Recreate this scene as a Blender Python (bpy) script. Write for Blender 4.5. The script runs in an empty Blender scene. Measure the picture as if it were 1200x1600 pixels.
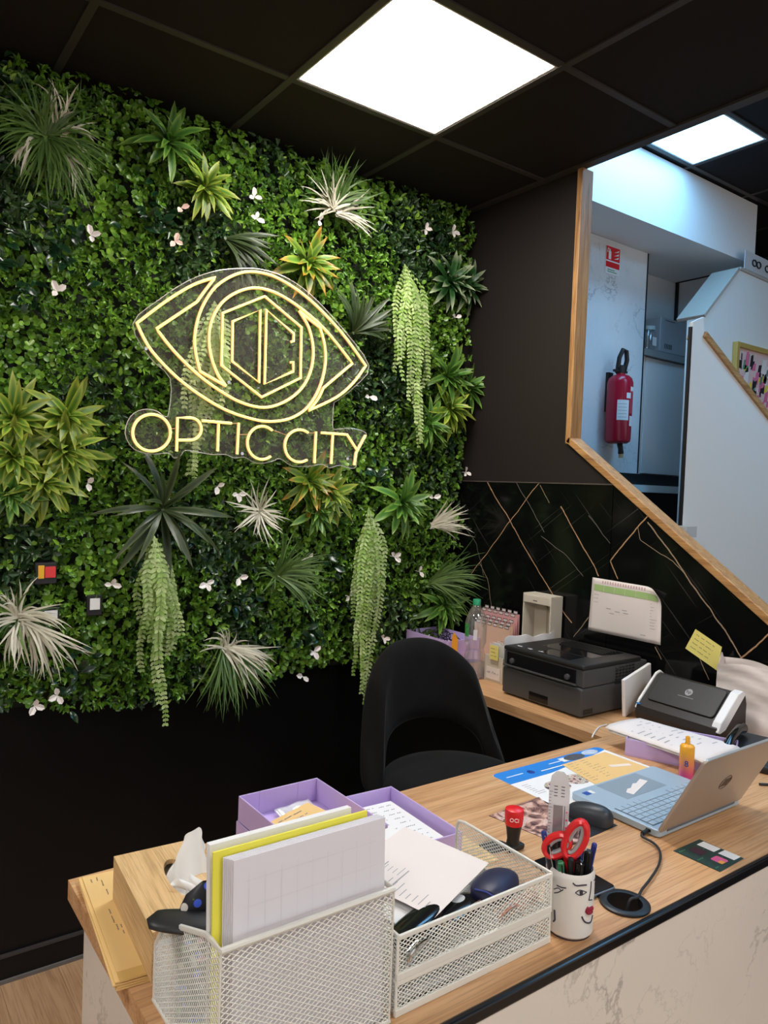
import bpy, bmesh, math, random
import numpy as np
from mathutils import Vector, Matrix

random.seed(7)
rng = np.random.default_rng(11)
SC = bpy.context.scene
COL = SC.collection
PI = math.pi

# ------------------------------------------------------------------ camera
CZ = 1.70                      # eye height above the floor
F_PX, YAW, PITCH, ROLL = 1164.85, 0.6331, 0.0348, 0.0380
def cam_axes():
    cy, sy = math.cos(YAW), math.sin(YAW)
    f = Vector((sy, cy, 0)); r = Vector((cy, -sy, 0)); u = Vector((0, 0, 1))
    f2 = f * math.cos(PITCH) - u * math.sin(PITCH)
    u2 = u * math.cos(PITCH) + f * math.sin(PITCH)
    r3 = r * math.cos(ROLL) + u2 * math.sin(ROLL)
    u3 = u2 * math.cos(ROLL) - r * math.sin(ROLL)
    return r3, u3, f2
CR, CU, CF = cam_axes()
cd = bpy.data.cameras.new('camera')
cam = bpy.data.objects.new('camera', cd)
COL.objects.link(cam)
cam.matrix_world = Matrix(((CR.x, CU.x, -CF.x, 0), (CR.y, CU.y, -CF.y, 0), (CR.z, CU.z, -CF.z, CZ), (0, 0, 0, 1)))
cd.sensor_fit = 'VERTICAL'
cd.sensor_height = 24.0
cd.lens = F_PX / 1600.0 * 24.0
cd.clip_start = 0.02
SC.camera = cam

# ------------------------------------------------------------------ light
w = bpy.data.worlds.new('shop_daylight'); SC.world = w; w.use_nodes = True
w.node_tree.nodes['Background'].inputs[0].default_value = (1.0, 0.97, 0.93, 1)
w.node_tree.nodes['Background'].inputs[1].default_value = 0.5
PANEL_L = 15.5                 # radiance of the neutral ceiling panels
COOL_L = 7.0                   # the cool panel over the stairs
SC.view_settings.view_transform = 'Standard'
SC.view_settings.look = 'None'
SC.view_settings.gamma = 1.0
SC.view_settings.use_curve_mapping = False
SC.view_settings.exposure = 0.9
SC.cycles.max_bounces = 8
SC.cycles.transparent_max_bounces = 12
SC.cycles.caustics_reflective = False
SC.cycles.caustics_refractive = False

# measured planes (metres, floor = 0)
WALL_Y = 2.68                  # wall behind the planting
WALL_X = 2.35                  # wall beside the stairs
CEIL = CZ + 1.279
DESK = CZ - 0.737              # desk top
LX, LY = 1.149, 1.555          # first ceiling panel, lower corner of its tile
UPPER = CZ + 1.78              # ceiling over the stairs

def at(px, py, x=None, y=None, z=None):
    """the point of a real plane (x=, y= or z= const) where a feature of the place sits"""
    d = CF + CR * ((px - 600) / F_PX) - CU * ((py - 800) / F_PX)
    if x is not None: t = x / d.x
    elif y is not None: t = y / d.y
    else: t = (z - CZ) / d.z
    return Vector((d.x * t, d.y * t, CZ + d.z * t))
def D(px, py, h=0.0): return at(px, py, z=DESK + h)

# ------------------------------------------------------------------ materials
def nmat(name):
    m = bpy.data.materials.new(name); m.use_nodes = True
    return m, m.node_tree.nodes, m.node_tree.links, m.node_tree.nodes['Principled BSDF']
def mat(name, col, rough=0.5, metal=0.0, spec=0.5, var=0.0, vscale=20.0, bump=0.0, bscale=60.0, trans=0.0, alpha=1.0, sheen=0.0, sub=0.0, ior=1.45):
    m, N, L, b = nmat(name)
    b.inputs['Base Color'].default_value = (*col, 1)
    b.inputs['Roughness'].default_value = rough
    b.inputs['Metallic'].default_value = metal
    b.inputs['Specular IOR Level'].default_value = spec
    b.inputs['Transmission Weight'].default_value = trans
    b.inputs['Alpha'].default_value = alpha
    b.inputs['IOR'].default_value = ior
    if sheen:
        b.inputs['Sheen Weight'].default_value = sheen
        b.inputs['Sheen Roughness'].default_value = 0.4
    if sub:
        b.inputs['Subsurface Weight'].default_value = sub
        b.inputs['Subsurface Radius'].default_value = (.01, .01, .01)
    if var or bump:
        tc = N.new('ShaderNodeTexCoord')
        nz = N.new('ShaderNodeTexNoise'); nz.inputs['Scale'].default_value = vscale; nz.inputs['Detail'].default_value = 4
        L.new(tc.outputs['Object'], nz.inputs['Vector'])
        if var:
            mx = N.new('ShaderNodeMix'); mx.data_type = 'RGBA'
            mx.inputs[6].default_value = (*[c * (1 - var) for c in col], 1)
            mx.inputs[7].default_value = (*[min(1, c * (1 + var)) for c in col], 1)
            L.new(nz.outputs['Fac'], mx.inputs[0]); L.new(mx.outputs[2], b.inputs['Base Color'])
        if bump:
            n2 = N.new('ShaderNodeTexNoise'); n2.inputs['Scale'].default_value = bscale; n2.inputs['Detail'].default_value = 3
            L.new(tc.outputs['Object'], n2.inputs['Vector'])
            bp = N.new('ShaderNodeBump'); bp.inputs['Strength'].default_value = bump; bp.inputs['Distance'].default_value = 0.004
            L.new(n2.outputs['Fac'], bp.inputs['Height']); L.new(bp.outputs[0], b.inputs['Normal'])
    return m
def emit(name, col, s):
    m, N, L, b = nmat(name)
    b.inputs['Base Color'].default_value = (*col, 1)
    b.inputs['Emission Color'].default_value = (*col, 1)
    b.inputs['Emission Strength'].default_value = s
    return m
def ramp(N, stops):
    r = N.new('ShaderNodeValToRGB')
    e = r.color_ramp.elements
    while len(e) > 1: e.remove(e[-1])
    e[0].position = stops[0][0]; e[0].color = (*stops[0][1], 1)
    for p, c in stops[1:]:
        k = e.new(p); k.color = (*c, 1)
    return r
def wood(name, dark, mid, light, along='X', scale=1.0, rough=0.45, knots=False):
    m, N, L, b = nmat(name)
    tc = N.new('ShaderNodeTexCoord'); mp = N.new('ShaderNodeMapping')
    s = {'X': (1.1, 16, 16), 'Y': (16, 1.1, 16), 'Z': (16, 16, 1.1)}[along]
    mp.inputs['Scale'].default_value = [q * scale for q in s]
    L.new(tc.outputs['Object'], mp.inputs[0])
    n1 = N.new('ShaderNodeTexNoise'); n1.inputs['Scale'].default_value = 2.2; n1.inputs['Detail'].default_value = 7; n1.inputs['Roughness'].default_value = .62; n1.inputs['Distortion'].default_value = 0.7
    L.new(mp.outputs[0], n1.inputs['Vector'])
    r1 = ramp(N, [(.30, dark), (.48, mid), (.70, light)])
    L.new(n1.outputs['Fac'], r1.inputs[0])
    mp2 = N.new('ShaderNodeMapping'); mp2.inputs['Scale'].default_value = [q * scale * (5 if q > 2 else 2.0) for q in s]
    L.new(tc.outputs['Object'], mp2.inputs[0])
    n2 = N.new('ShaderNodeTexNoise'); n2.inputs['Scale'].default_value = 3.0; n2.inputs['Detail'].default_value = 4
    L.new(mp2.outputs[0], n2.inputs['Vector'])
    r2 = ramp(N, [(.36, (.55, .50, .46)), (.52, (1, 1, 1))])
    L.new(n2.outputs['Fac'], r2.inputs[0])
    mx = N.new('ShaderNodeMix'); mx.data_type = 'RGBA'; mx.blend_type = 'MULTIPLY'; mx.inputs[0].default_value = .55
    L.new(r1.outputs[0], mx.inputs[6]); L.new(r2.outputs[0], mx.inputs[7])
    out = mx.outputs[2]
    if knots:
        vo = N.new('ShaderNodeTexVoronoi'); vo.inputs['Scale'].default_value = 2.1
        mp3 = N.new('ShaderNodeMapping'); mp3.inputs['Scale'].default_value = (1, 1.9, .01); mp3.inputs['Location'].default_value = (.37, .12, 0)
        L.new(tc.outputs['Object'], mp3.inputs[0]); L.new(mp3.outputs[0], vo.inputs['Vector'])
        r3 = ramp(N, [(.02, (.30, .24, .20)), (.055, (1, 1, 1))])
        L.new(vo.outputs['Distance'], r3.inputs[0])
        m3 = N.new('ShaderNodeMix'); m3.data_type = 'RGBA'; m3.blend_type = 'MULTIPLY'; m3.inputs[0].default_value = .8
        L.new(out, m3.inputs[6]); L.new(r3.outputs[0], m3.inputs[7]); out = m3.outputs[2]
    L.new(out, b.inputs['Base Color'])
    b.inputs['Roughness'].default_value = rough
    bp = N.new('ShaderNodeBump'); bp.inputs['Strength'].default_value = .12; bp.inputs['Distance'].default_value = .002
    L.new(n2.outputs['Fac'], bp.inputs['Height']); L.new(bp.outputs[0], b.inputs['Normal'])
    return m
def marble(name, base, vein, scale=1.0, rough=0.3, loc=(0, 0, 0)):
    m, N, L, b = nmat(name)
    tc = N.new('ShaderNodeTexCoord'); mp = N.new('ShaderNodeMapping'); mp.inputs['Location'].default_value = loc
    mp.inputs['Rotation'].default_value = (.3, .5, .4)
    L.new(tc.outputs['Object'], mp.inputs[0])
    prev = None
    for k, (sc, wd, st) in enumerate([(1.5 * scale, .016, .70), (3.6 * scale, .011, .28)]):
        nz = N.new('ShaderNodeTexNoise'); nz.inputs['Scale'].default_value = sc; nz.inputs['Detail'].default_value = 7; nz.inputs['Roughness'].default_value = .58; nz.inputs['Distortion'].default_value = .5
        L.new(mp.outputs[0], nz.inputs['Vector'])
        s = N.new('ShaderNodeMath'); s.operation = 'SUBTRACT'; s.inputs[1].default_value = .5; L.new(nz.outputs['Fac'], s.inputs[0])
        a = N.new('ShaderNodeMath'); a.operation = 'ABSOLUTE'; L.new(s.outputs[0], a.inputs[0])
        n2 = N.new('ShaderNodeTexNoise'); n2.inputs['Scale'].default_value = 2.3 * scale; L.new(mp.outputs[0], n2.inputs['Vector'])
        wmul = N.new('ShaderNodeMath'); wmul.operation = 'MULTIPLY_ADD'; wmul.inputs[1].default_value = wd * 3.2; wmul.inputs[2].default_value = -wd * 1.1
        L.new(n2.outputs['Fac'], wmul.inputs[0])
        dv = N.new('ShaderNodeMath'); dv.operation = 'SUBTRACT'; L.new(wmul.outputs[0], dv.inputs[0]); L.new(a.outputs[0], dv.inputs[1])
        sc2 = N.new('ShaderNodeMath'); sc2.operation = 'MULTIPLY'; sc2.use_clamp = True; sc2.inputs[1].default_value = st / wd; L.new(dv.outputs[0], sc2.inputs[0])
        if prev is None: prev = sc2
        else:
            q = N.new('ShaderNodeMath'); q.operation = 'MAXIMUM'; L.new(prev.outputs[0], q.inputs[0]); L.new(sc2.outputs[0], q.inputs[1]); prev = q
    cl = N.new('ShaderNodeTexNoise'); cl.inputs['Scale'].default_value = 1.3 * scale; cl.inputs['Detail'].default_value = 3; L.new(mp.outputs[0], cl.inputs['Vector'])
    r0 = ramp(N, [(.3, tuple(c * .90 for c in base)), (.65, base)]); L.new(cl.outputs['Fac'], r0.inputs[0])
    mx = N.new('ShaderNodeMix'); mx.data_type = 'RGBA'; mx.inputs[7].default_value = (*vein, 1)
    L.new(prev.outputs[0], mx.inputs[0]); L.new(r0.outputs[0], mx.inputs[6]); L.new(mx.outputs[2], b.inputs['Base Color'])
    b.inputs['Roughness'].default_value = rough
    return m
def black_marble(name, veins):
    """veins: (y0,z0,y1,z1,width,colour) as seen on the wall plane; thin scratchy veins from a stretched noise"""
    m, N, L, b = nmat(name)
    ge = N.new('ShaderNodeNewGeometry')
    nz = N.new('ShaderNodeTexNoise'); nz.inputs['Scale'].default_value = 9; nz.inputs['Detail'].default_value = 3; L.new(ge.outputs['Position'], nz.inputs['Vector'])
    sb = N.new('ShaderNodeVectorMath'); sb.operation = 'MULTIPLY_ADD'; sb.inputs[1].default_value = (.0, .022, .022); L.new(nz.outputs['Color'], sb.inputs[0]); L.new(ge.outputs['Position'], sb.inputs[2])
    off = N.new('ShaderNodeVectorMath'); off.operation = 'SUBTRACT'; off.inputs[1].default_value = (0, .011, .011); L.new(sb.outputs[0], off.inputs[0])
    sx = N.new('ShaderNodeSeparateXYZ'); L.new(off.outputs[0], sx.inputs[0])
    cb = N.new('ShaderNodeCombineXYZ'); L.new(sx.outputs['Y'], cb.inputs[0]); L.new(sx.outputs['Z'], cb.inputs[1])
    P = cb.outputs[0]
    def M(op, a, bb, clamp=False):
        n = N.new('ShaderNodeMath'); n.operation = op; n.use_clamp = clamp
        for i, v in enumerate((a, bb)):
            if v is None: continue
            if isinstance(v, (int, float)): n.inputs[i].default_value = v
            else: L.new(v, n.inputs[i])
        return n.outputs[0]
    col = None
    # fine grey scratches in two directions
    for rot, st in ((.75, .05), (-.95, .035)):
        mp = N.new('ShaderNodeMapping'); mp.inputs['Scale'].default_value = (1, 120, 2.2)
        mr_ = N.new('ShaderNodeMapping'); mr_.inputs['Rotation'].default_value = (rot, 0, 0)
        L.new(ge.outputs['Position'], mr_.inputs[0]); L.new(mr_.outputs[0], mp.inputs[0])
        n3 = N.new('ShaderNodeTexNoise'); n3.inputs['Scale'].default_value = 1.0; n3.inputs['Detail'].default_value = 2; L.new(mp.outputs[0], n3.inputs['Vector'])
        v = M('MULTIPLY', M('SUBTRACT', n3.outputs['Fac'], .68, True), st * 34, True)
        col = v if col is None else M('ADD', col, v)
    c0 = N.new('ShaderNodeMix'); c0.data_type = 'RGBA'; c0.inputs[6].default_value = (.0035, .0035, .0038, 1); c0.inputs[7].default_value = (.30, .27, .24, 1)
    L.new(col, c0.inputs[0]); cur = c0.outputs[2]
    for (y0, z0, y1, z1, wd, c) in veins:
        dx, dz = y1 - y0, z1 - z0; l2 = dx * dx + dz * dz
        pa = N.new('ShaderNodeVectorMath'); pa.operation = 'SUBTRACT'; pa.inputs[1].default_value = (y0, z0, 0); L.new(P, pa.inputs[0])
        dt = N.new('ShaderNodeVectorMath'); dt.operation = 'DOT_PRODUCT'; dt.inputs[1].default_value = (dx / l2, dz / l2, 0); L.new(pa.outputs[0], dt.inputs[0])
        t = M('MINIMUM', M('MAXIMUM', dt.outputs['Value'], 0.0), 1.0)
        sc = N.new('ShaderNodeVectorMath'); sc.operation = 'SCALE'; sc.inputs[0].default_value = (dx, dz, 0); L.new(t, sc.inputs['Scale'])
        ds = N.new('ShaderNodeVectorMath'); ds.operation = 'DISTANCE'; L.new(pa.outputs[0], ds.inputs[0]); L.new(sc.outputs[0], ds.inputs[1])
        fac = M('MULTIPLY', M('SUBTRACT', wd, ds.outputs['Value']), 2.2 / wd, True)
        mx = N.new('ShaderNodeMix'); mx.data_type = 'RGBA'; mx.inputs[7].default_value = (*c, 1)
        L.new(fac, mx.inputs[0]); L.new(cur, mx.inputs[6]); cur = mx.outputs[2]
    L.new(cur, b.inputs['Base Color']); b.inputs['Roughness'].default_value = .12
    b.inputs['Specular IOR Level'].default_value = .35
    return m
def leafmat(name, rough=.38, trans=.25, attr='col'):
    m, N, L, b = nmat(name)
    a = N.new('ShaderNodeAttribute'); a.attribute_name = attr
    L.new(a.outputs['Color'], b.inputs['Base Color']); b.inputs['Roughness'].default_value = rough
    tr = N.new('ShaderNodeBsdfTranslucent'); L.new(a.outputs['Color'], tr.inputs[0])
    mx = N.new('ShaderNodeMixShader'); mx.inputs[0].default_value = trans
    L.new(b.outputs[0], mx.inputs[1]); L.new(tr.outputs[0], mx.inputs[2])
    L.new(mx.outputs[0], N['Material Output'].inputs[0])
    return m
def strapmat(name, mid, edge, tip, tip_at=.8, rough=.4):
    """leaf blade: uv.x runs across, uv.y along it"""
    m, N, L, b = nmat(name)
    uv = N.new('ShaderNodeUVMap'); sp = N.new('ShaderNodeSeparateXYZ'); L.new(uv.outputs[0], sp.inputs[0])
    s = N.new('ShaderNodeMath'); s.operation = 'SUBTRACT'; s.inputs[1].default_value = .5; L.new(sp.outputs[0], s.inputs[0])
    a = N.new('ShaderNodeMath'); a.operation = 'ABSOLUTE'; L.new(s.outputs[0], a.inputs[0])
    r1 = ramp(N, [(.12, mid), (.42, edge)]); L.new(a.outputs[0], r1.inputs[0])
    r2 = ramp(N, [(tip_at - .25, (0, 0, 0)), (min(1, tip_at + .15), (1, 1, 1))]); L.new(sp.outputs[1], r2.inputs[0])
    oi = N.new('ShaderNodeObjectInfo')
    hv = N.new('ShaderNodeHueSaturation'); hv.inputs['Value'].default_value = 1
    vm = N.new('ShaderNodeMapRange'); vm.inputs[3].default_value = .7; vm.inputs[4].default_value = 1.25
    L.new(oi.outputs['Random'], vm.inputs[0]); L.new(vm.outputs[0], hv.inputs['Value'])
    mx = N.new('ShaderNodeMix'); mx.data_type = 'RGBA'; mx.inputs[7].default_value = (*tip, 1)
    L.new(r2.outputs[0], mx.inputs[0]); L.new(r1.outputs[0], mx.inputs[6]); L.new(mx.outputs[2], hv.inputs['Color'])
    L.new(hv.outputs[0], b.inputs['Base Color']); b.inputs['Roughness'].default_value = rough
    tr = N.new('ShaderNodeBsdfTranslucent'); L.new(hv.outputs[0], tr.inputs[0])
    ms = N.new('ShaderNodeMixShader'); ms.inputs[0].default_value = .2
    L.new(b.outputs[0], ms.inputs[1]); L.new(tr.outputs[0], ms.inputs[2]); L.new(ms.outputs[0], N['Material Output'].inputs[0])
    return m
def clear_mat(name, col, haze=.06, gloss=.08, tint=(1, 1, 1)):
    m, N, L, b = nmat(name)
    b.inputs['Base Color'].default_value = (*col, 1); b.inputs['Roughness'].default_value = .25
    tp = N.new('ShaderNodeBsdfTransparent'); tp.inputs[0].default_value = (*tint, 1)
    gl = N.new('ShaderNodeBsdfGlossy'); gl.inputs['Roughness'].default_value = .06
    lw = N.new('ShaderNodeLayerWeight'); lw.inputs[0].default_value = .35
    mul = N.new('ShaderNodeMath'); mul.operation = 'MULTIPLY_ADD'; mul.inputs[1].default_value = .3 if gloss >= 0 else .10; mul.inputs[2].default_value = gloss; mul.use_clamp = True; L.new(lw.outputs['Fresnel'], mul.inputs[0])
    m1 = N.new('ShaderNodeMixShader'); m1.inputs[0].default_value = haze; L.new(tp.outputs[0], m1.inputs[1]); L.new(b.outputs[0], m1.inputs[2])
    m2 = N.new('ShaderNodeMixShader'); L.new(mul.outputs[0], m2.inputs[0]); L.new(m1.outputs[0], m2.inputs[1]); L.new(gl.outputs[0], m2.inputs[2])
    L.new(m2.outputs[0], N['Material Output'].inputs[0])
    return m

M_BLACKWALL = mat('black_wall_paint', (.0055, .0055, .006), .35, spec=.3, bump=.05, bscale=8)
M_BROWN = mat('dark_brown_paint', (.019, .0145, .013), .55, spec=.3)
M_CEIL = mat('ceiling_tile_black', (.018, .0145, .0145), .8, spec=.2, bump=.1, bscale=200)
M_GRID = mat('ceiling_grid_black', (.045, .038, .037), .5)
M_WHITEWALL = mat('white_wall_paint', (.74, .72, .69), .7, spec=.2, bump=.04, bscale=40)
M_WHITE_ROUGH = mat('white_textured_paint', (.80, .80, .80), .75, spec=.2, bump=.35, bscale=45)
M_OAK = wood('oak_worktop', (.42, .21, .09), (.60, .33, .155), (.70, .43, .23), 'X', 1.0, .42, True)
M_OAK_Y = wood('oak_counter', (.42, .21, .09), (.60, .33, .155), (.70, .43, .23), 'Y', 1.0, .42)
M_OAK_BOX = wood('pale_oak_box', (.56, .35, .155), (.68, .44, .205), (.76, .52, .27), 'Y', 2.0, .5)
M_FLOOR = wood('floor_oak', (.33, .18, .09), (.46, .27, .145), (.52, .33, .19), 'Y', .8, .4)
M_PINE = wood('pine_trim', (.25, .115, .04), (.44, .225, .08), (.55, .32, .135), 'Y', 1.6, .45)
M_MARBLE = marble('white_marble', (.80, .73, .66), (.20, .18, .17), 1.3, .25)
M_MARBLE_W = marble('white_marble_stair', (.76, .76, .77), (.22, .22, .24), 2.2, .3, (3, 1, 2))
M_BLACK = mat('black_plastic', (.012, .012, .013), .4)
M_BLACKGLOSS = mat('black_gloss', (.008, .008, .009), .12)
M_TRIM = mat('black_metal_trim', (.010, .010, .012), .22, metal=.3)
M_VELVET = mat('black_velvet', (.008, .0075, .0075), .95, spec=.1, var=.5, vscale=14, bump=.2, bscale=300, sheen=.06)
M_GREY = mat('printer_grey', (.062, .061, .062), .45)
M_GREY2 = mat('printer_dark', (.014, .0135, .0135), .42)
M_DARKBROWN = mat('scanner_black', (.022, .017, .016), .38)
M_WHITE = mat('white_plastic', (.80, .80, .80), .4)
M_WIRE = mat('white_coated_wire', (.74, .72, .66), .4)
M_PAPER = mat('white_paper', (.80, .79, .79), .8, spec=.2)
M_PAPER_L = mat('lilac_white_paper', (.72, .70, .75), .8, spec=.2)
M_PAPER_P = mat('pinkish_paper', (.78, .70, .67), .8, spec=.2)
M_KRAFT = mat('kraft_envelope', (.80, .54, .23), .75, spec=.2, var=.05, vscale=8)
M_KRAFT2 = mat('orange_order_paper', (.80, .52, .22), .75, spec=.2)
M_YELLOW = mat('yellow_folder', (.80, .74, .08), .55)
M_NOTE = mat('yellow_note', (.82, .72, .22), .75, spec=.2)
M_INK = mat('ink_dark', (.045, .04, .06), .7)
M_INKG = mat('ink_grey', (.36, .35, .36), .8)
M_INKB = mat('ink_blue', (.04, .06, .26), .7)
M_PURPLE = mat('lilac_plastic', (.56, .43, .76), .35, sub=.1, spec=.4)
M_CREAM = mat('cream_card_box', (.60, .54, .45), .6)
M_PINK = mat('pink_card', (.70, .36, .36), .7)
M_RED = mat('red_plastic', (.72, .02, .025), .25)
M_REDEXT = mat('extinguisher_red', (.42, .010, .030), .22)
M_SILVER = mat('silver_lid', (.52, .47, .42), .38, metal=.55)
M_LAPTOP = mat('laptop_silver_blue', (.43, .55, .66), .35, metal=.25)
M_LAPDARK = mat('laptop_key_gap', (.10, .13, .16), .5)
M_PAD = mat('touchpad_grey', (.30, .38, .45), .35, metal=.2)
M_BLUE = mat('print_blue', (.03, .24, .70), .4)
M_NAVY = mat('navy_leatherette', (.012, .014, .050), .45)
M_GREEN = mat('green_cap', (.02, .28, .13), .4)
M_GREENPRINT = mat('print_green', (.36, .52, .20), .7)
M_STEEL = mat('chrome', (.6, .62, .65), .15, metal=1.0)
M_TEAL = mat('dark_green_card', (.015, .045, .040), .5, var=.5, vscale=120)
M_TISSUE = mat('tissue_white', (.86, .85, .83), .85, spec=.1, sub=.05)
M_CERAMIC = mat('cream_ceramic', (.74, .71, .67), .3)
M_CLEAR = clear_mat('clear_acrylic', (.82, .76, .66), .032, -.01)
M_PET = clear_mat('clear_bottle_plastic', (.85, .88, .90), .07, .10, (.97, .98, .98))
M_WATER = clear_mat('water', (.6, .65, .8), .10, .10, (.82, .86, .95))
M_FROST = clear_mat('clear_ruler_plastic', (.85, .84, .86), .72, .05)
M_NEON = emit('neon_tube_glow', (1.0, .76, .22), .70)
M_NEONJ = mat('neon_jacket', (.72, .40, .22), .4)
M_PANEL = emit('light_panel_diffuser', (1, .97, .93), PANEL_L)
M_PANELCOOL = emit('cool_light_panel_diffuser', (.24, .60, 1.0), COOL_L)
M_CABLE = mat('cable_black', (.018, .018, .020), .5)

# ------------------------------------------------------------------ mesh helpers
TINY = {'handwriting', 'tab', 'tab_outline', 'side_vent', 'vent', 'corner_louvre', 'pink_dots', 'brow_line', 'eye_line', 'chin_line', 'lips', 'pictogram', 'green_header', 'pink_heading', 'lead_wire', 'round_logo'}   # strokes too small to pick apart
class MB:
    def __init__(s): s.v = []; s.f = []; s.uv = {}
    def add(s, vs, fs, mtx=None):
        o = len(s.v)
        s.v += [tuple((mtx @ Vector(q)) if mtx is not None else q) for q in vs]
        s.f += [tuple(i + o for i in f) for f in fs]
        return s
    def box(s, x0, x1, y0, y1, z0, z1, mtx=None):
        return s.add([(x0, y0, z0), (x1, y0, z0), (x1, y1, z0), (x0, y1, z0), (x0, y0, z1), (x1, y0, z1), (x1, y1, z1), (x0, y1, z1)],
                     [(0, 3, 2, 1), (4, 5, 6, 7), (0, 1, 5, 4), (1, 2, 6, 5), (2, 3, 7, 6), (3, 0, 4, 7)], mtx)
    def prism(s, poly, a, b, axis='z', mtx=None):
        """extrude a 2-D polygon from a to b along axis; poly in the two other axes in xyz order"""
        def P(q, t):
            return {'z': (q[0], q[1], t), 'y': (q[0], t, q[1]), 'x': (t, q[0], q[1])}[axis]
        n = len(poly)
        vs = [P(q, a) for q in poly] + [P(q, b) for q in poly]
        fs = [tuple(range(n))[::-1], tuple(range(n, 2 * n))] + [(i, (i + 1) % n, n + (i + 1) % n, n + i) for i in range(n)]
        return s.add(vs, fs, mtx)
    def tube(s, path, r, n=8, closed=False, caps=True, mtx=None, flat=1.0):
        P = [Vector(q) for q in path]; m = len(P)
        rr = r if isinstance(r, (list, tuple)) else [r] * m
        o = []; up = None
        for i in range(m):
            a = P[(i - 1) % m] if (closed or i > 0) else P[i]
            b = P[(i + 1) % m] if (closed or i < m - 1) else P[i]
            t = (b - a)
            if t.length < 1e-9: t = Vector((0, 0, 1))
            t.normalize()
            if up is None:
                up = Vector((0, 0, 1)) if abs(t.z) < .9 else Vector((1, 0, 0))
            n1 = up - t * up.dot(t)
            if n1.length < 1e-6: n1 = t.orthogonal()
            n1.normalize(); up = n1
            n2 = t.cross(n1)
            for k in range(n):
                ang = 2 * PI * k / n
                o.append(tuple(P[i] + n1 * math.cos(ang) * rr[i] + n2 * math.sin(ang) * rr[i] * flat))
        fs = []
        for i in range(m if closed else m - 1):
            j = (i + 1) % m
            for k in range(n):
                fs.append((i * n + k, i * n + (k + 1) % n, j * n + (k + 1) % n, j * n + k))
        if caps and not closed:
            fs.append(tuple(range(n))[::-1]); fs.append(tuple((m - 1) * n + k for k in range(n)))
        return s.add(o, fs, mtx)
    def lathe(s, prof, n=32, mtx=None, cap=True):
        vs = []; fs = []
        for (r, z) in prof:
            for k in range(n):
                a = 2 * PI * k / n
                vs.append((r * math.cos(a), r * math.sin(a), z))
        for i in range(len(prof) - 1):
            for k in range(n):
                fs.append((i * n + k, i * n + (k + 1) % n, (i + 1) * n + (k + 1) % n, (i + 1) * n + k))
        if cap:
            if prof[0][0] > 1e-5: fs.append(tuple(range(n))[::-1])
            if prof[-1][0] > 1e-5: fs.append(tuple((len(prof) - 1) * n + k for k in range(n)))
        return s.add(vs, fs, mtx)
    def grid(s, fn, nu, nv, mtx=None, closed_u=False):
        vs = [tuple(fn(i / (nu if closed_u else nu - 1), j / (nv - 1))) for j in range(nv) for i in range(nu)]
        fs = []
        for j in range(nv - 1):
            for i in range(nu if closed_u else nu - 1):
                fs.append((j * nu + i, j * nu + (i + 1) % nu, (j + 1) * nu + (i + 1) % nu, (j + 1) * nu + i))
        return s.add(vs, fs, mtx)
    def quad(s, a, b, c, d, mtx=None): return s.add([a, b, c, d], [(0, 1, 2, 3)], mtx)
    def build(s, name, m, parent=None, smooth=False, bevel=0.0, solid=0.0, segs=2, subsurf=0, loc=None, kind=None, label=None):
        me = bpy.data.meshes.new(name)
        me.from_pydata(s.v, [], s.f)
        bm = bmesh.new(); bm.from_mesh(me)
        bmesh.ops.recalc_face_normals(bm, faces=bm.faces)
        bm.to_mesh(me); bm.free()
        me.materials.append(m)
        if smooth:
            me.polygons.foreach_set('use_smooth', [True] * len(me.polygons))
        o = bpy.data.objects.new(name, me); COL.objects.link(o)
        if parent: o.parent = parent
        if loc: o.location = loc
        if solid:
            q = o.modifiers.new('thick', 'SOLIDIFY'); q.thickness = solid; q.offset = 0
        if bevel:
            q = o.modifiers.new('bev', 'BEVEL'); q.width = bevel; q.segments = segs; q.limit_method = 'ANGLE'; q.angle_limit = .6
        if subsurf:
            q = o.modifiers.new('sub', 'SUBSURF'); q.levels = subsurf; q.render_levels = subsurf
        if smooth and not subsurf:
            try:
                q = me
                bm = bmesh.new(); bm.from_mesh(me)
                for e in bm.edges:
                    if len(e.link_faces) == 2 and e.calc_face_angle(0) > .7: e.smooth = False
                bm.to_mesh(me); bm.free()
            except Exception: pass
        if kind is None and parent and (name.endswith('print') or name in TINY): kind = 'stuff'
        if kind: o['kind'] = kind
        if label: o['label'] = label
        return o
def tag(o, label, cat, group=None):
    o['label'] = label; o['category'] = cat
    if group: o['group'] = group
    return o
def thing(name, label, cat, loc=(0, 0, 0), rz=0.0, group=None):
    o = bpy.data.objects.new(name, None); COL.objects.link(o); o.empty_display_size = .05
    o.location = loc; o.rotation_euler = (0, 0, rz)
    return tag(o, label, cat, group)
def struct(o): o['kind'] = 'structure'; return o
def sempty(name):
    o = bpy.data.objects.new(name, None); COL.objects.link(o); o['kind'] = 'structure'; return o
def T(x, y, z): return Matrix.Translation((x, y, z))
def RZ(a): return Matrix.Rotation(a, 4, 'Z')
def RX(a): return Matrix.Rotation(a, 4, 'X')
def RY(a): return Matrix.Rotation(a, 4, 'Y')
def basis(o, x, y, z):
    x, y, z, o = Vector(x).normalized(), Vector(y).normalized(), Vector(z).normalized(), Vector(o)
    return Matrix(((x.x, y.x, z.x, o.x), (x.y, y.y, z.y, o.y), (x.z, y.z, z.z, o.z), (0, 0, 0, 1)))
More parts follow.
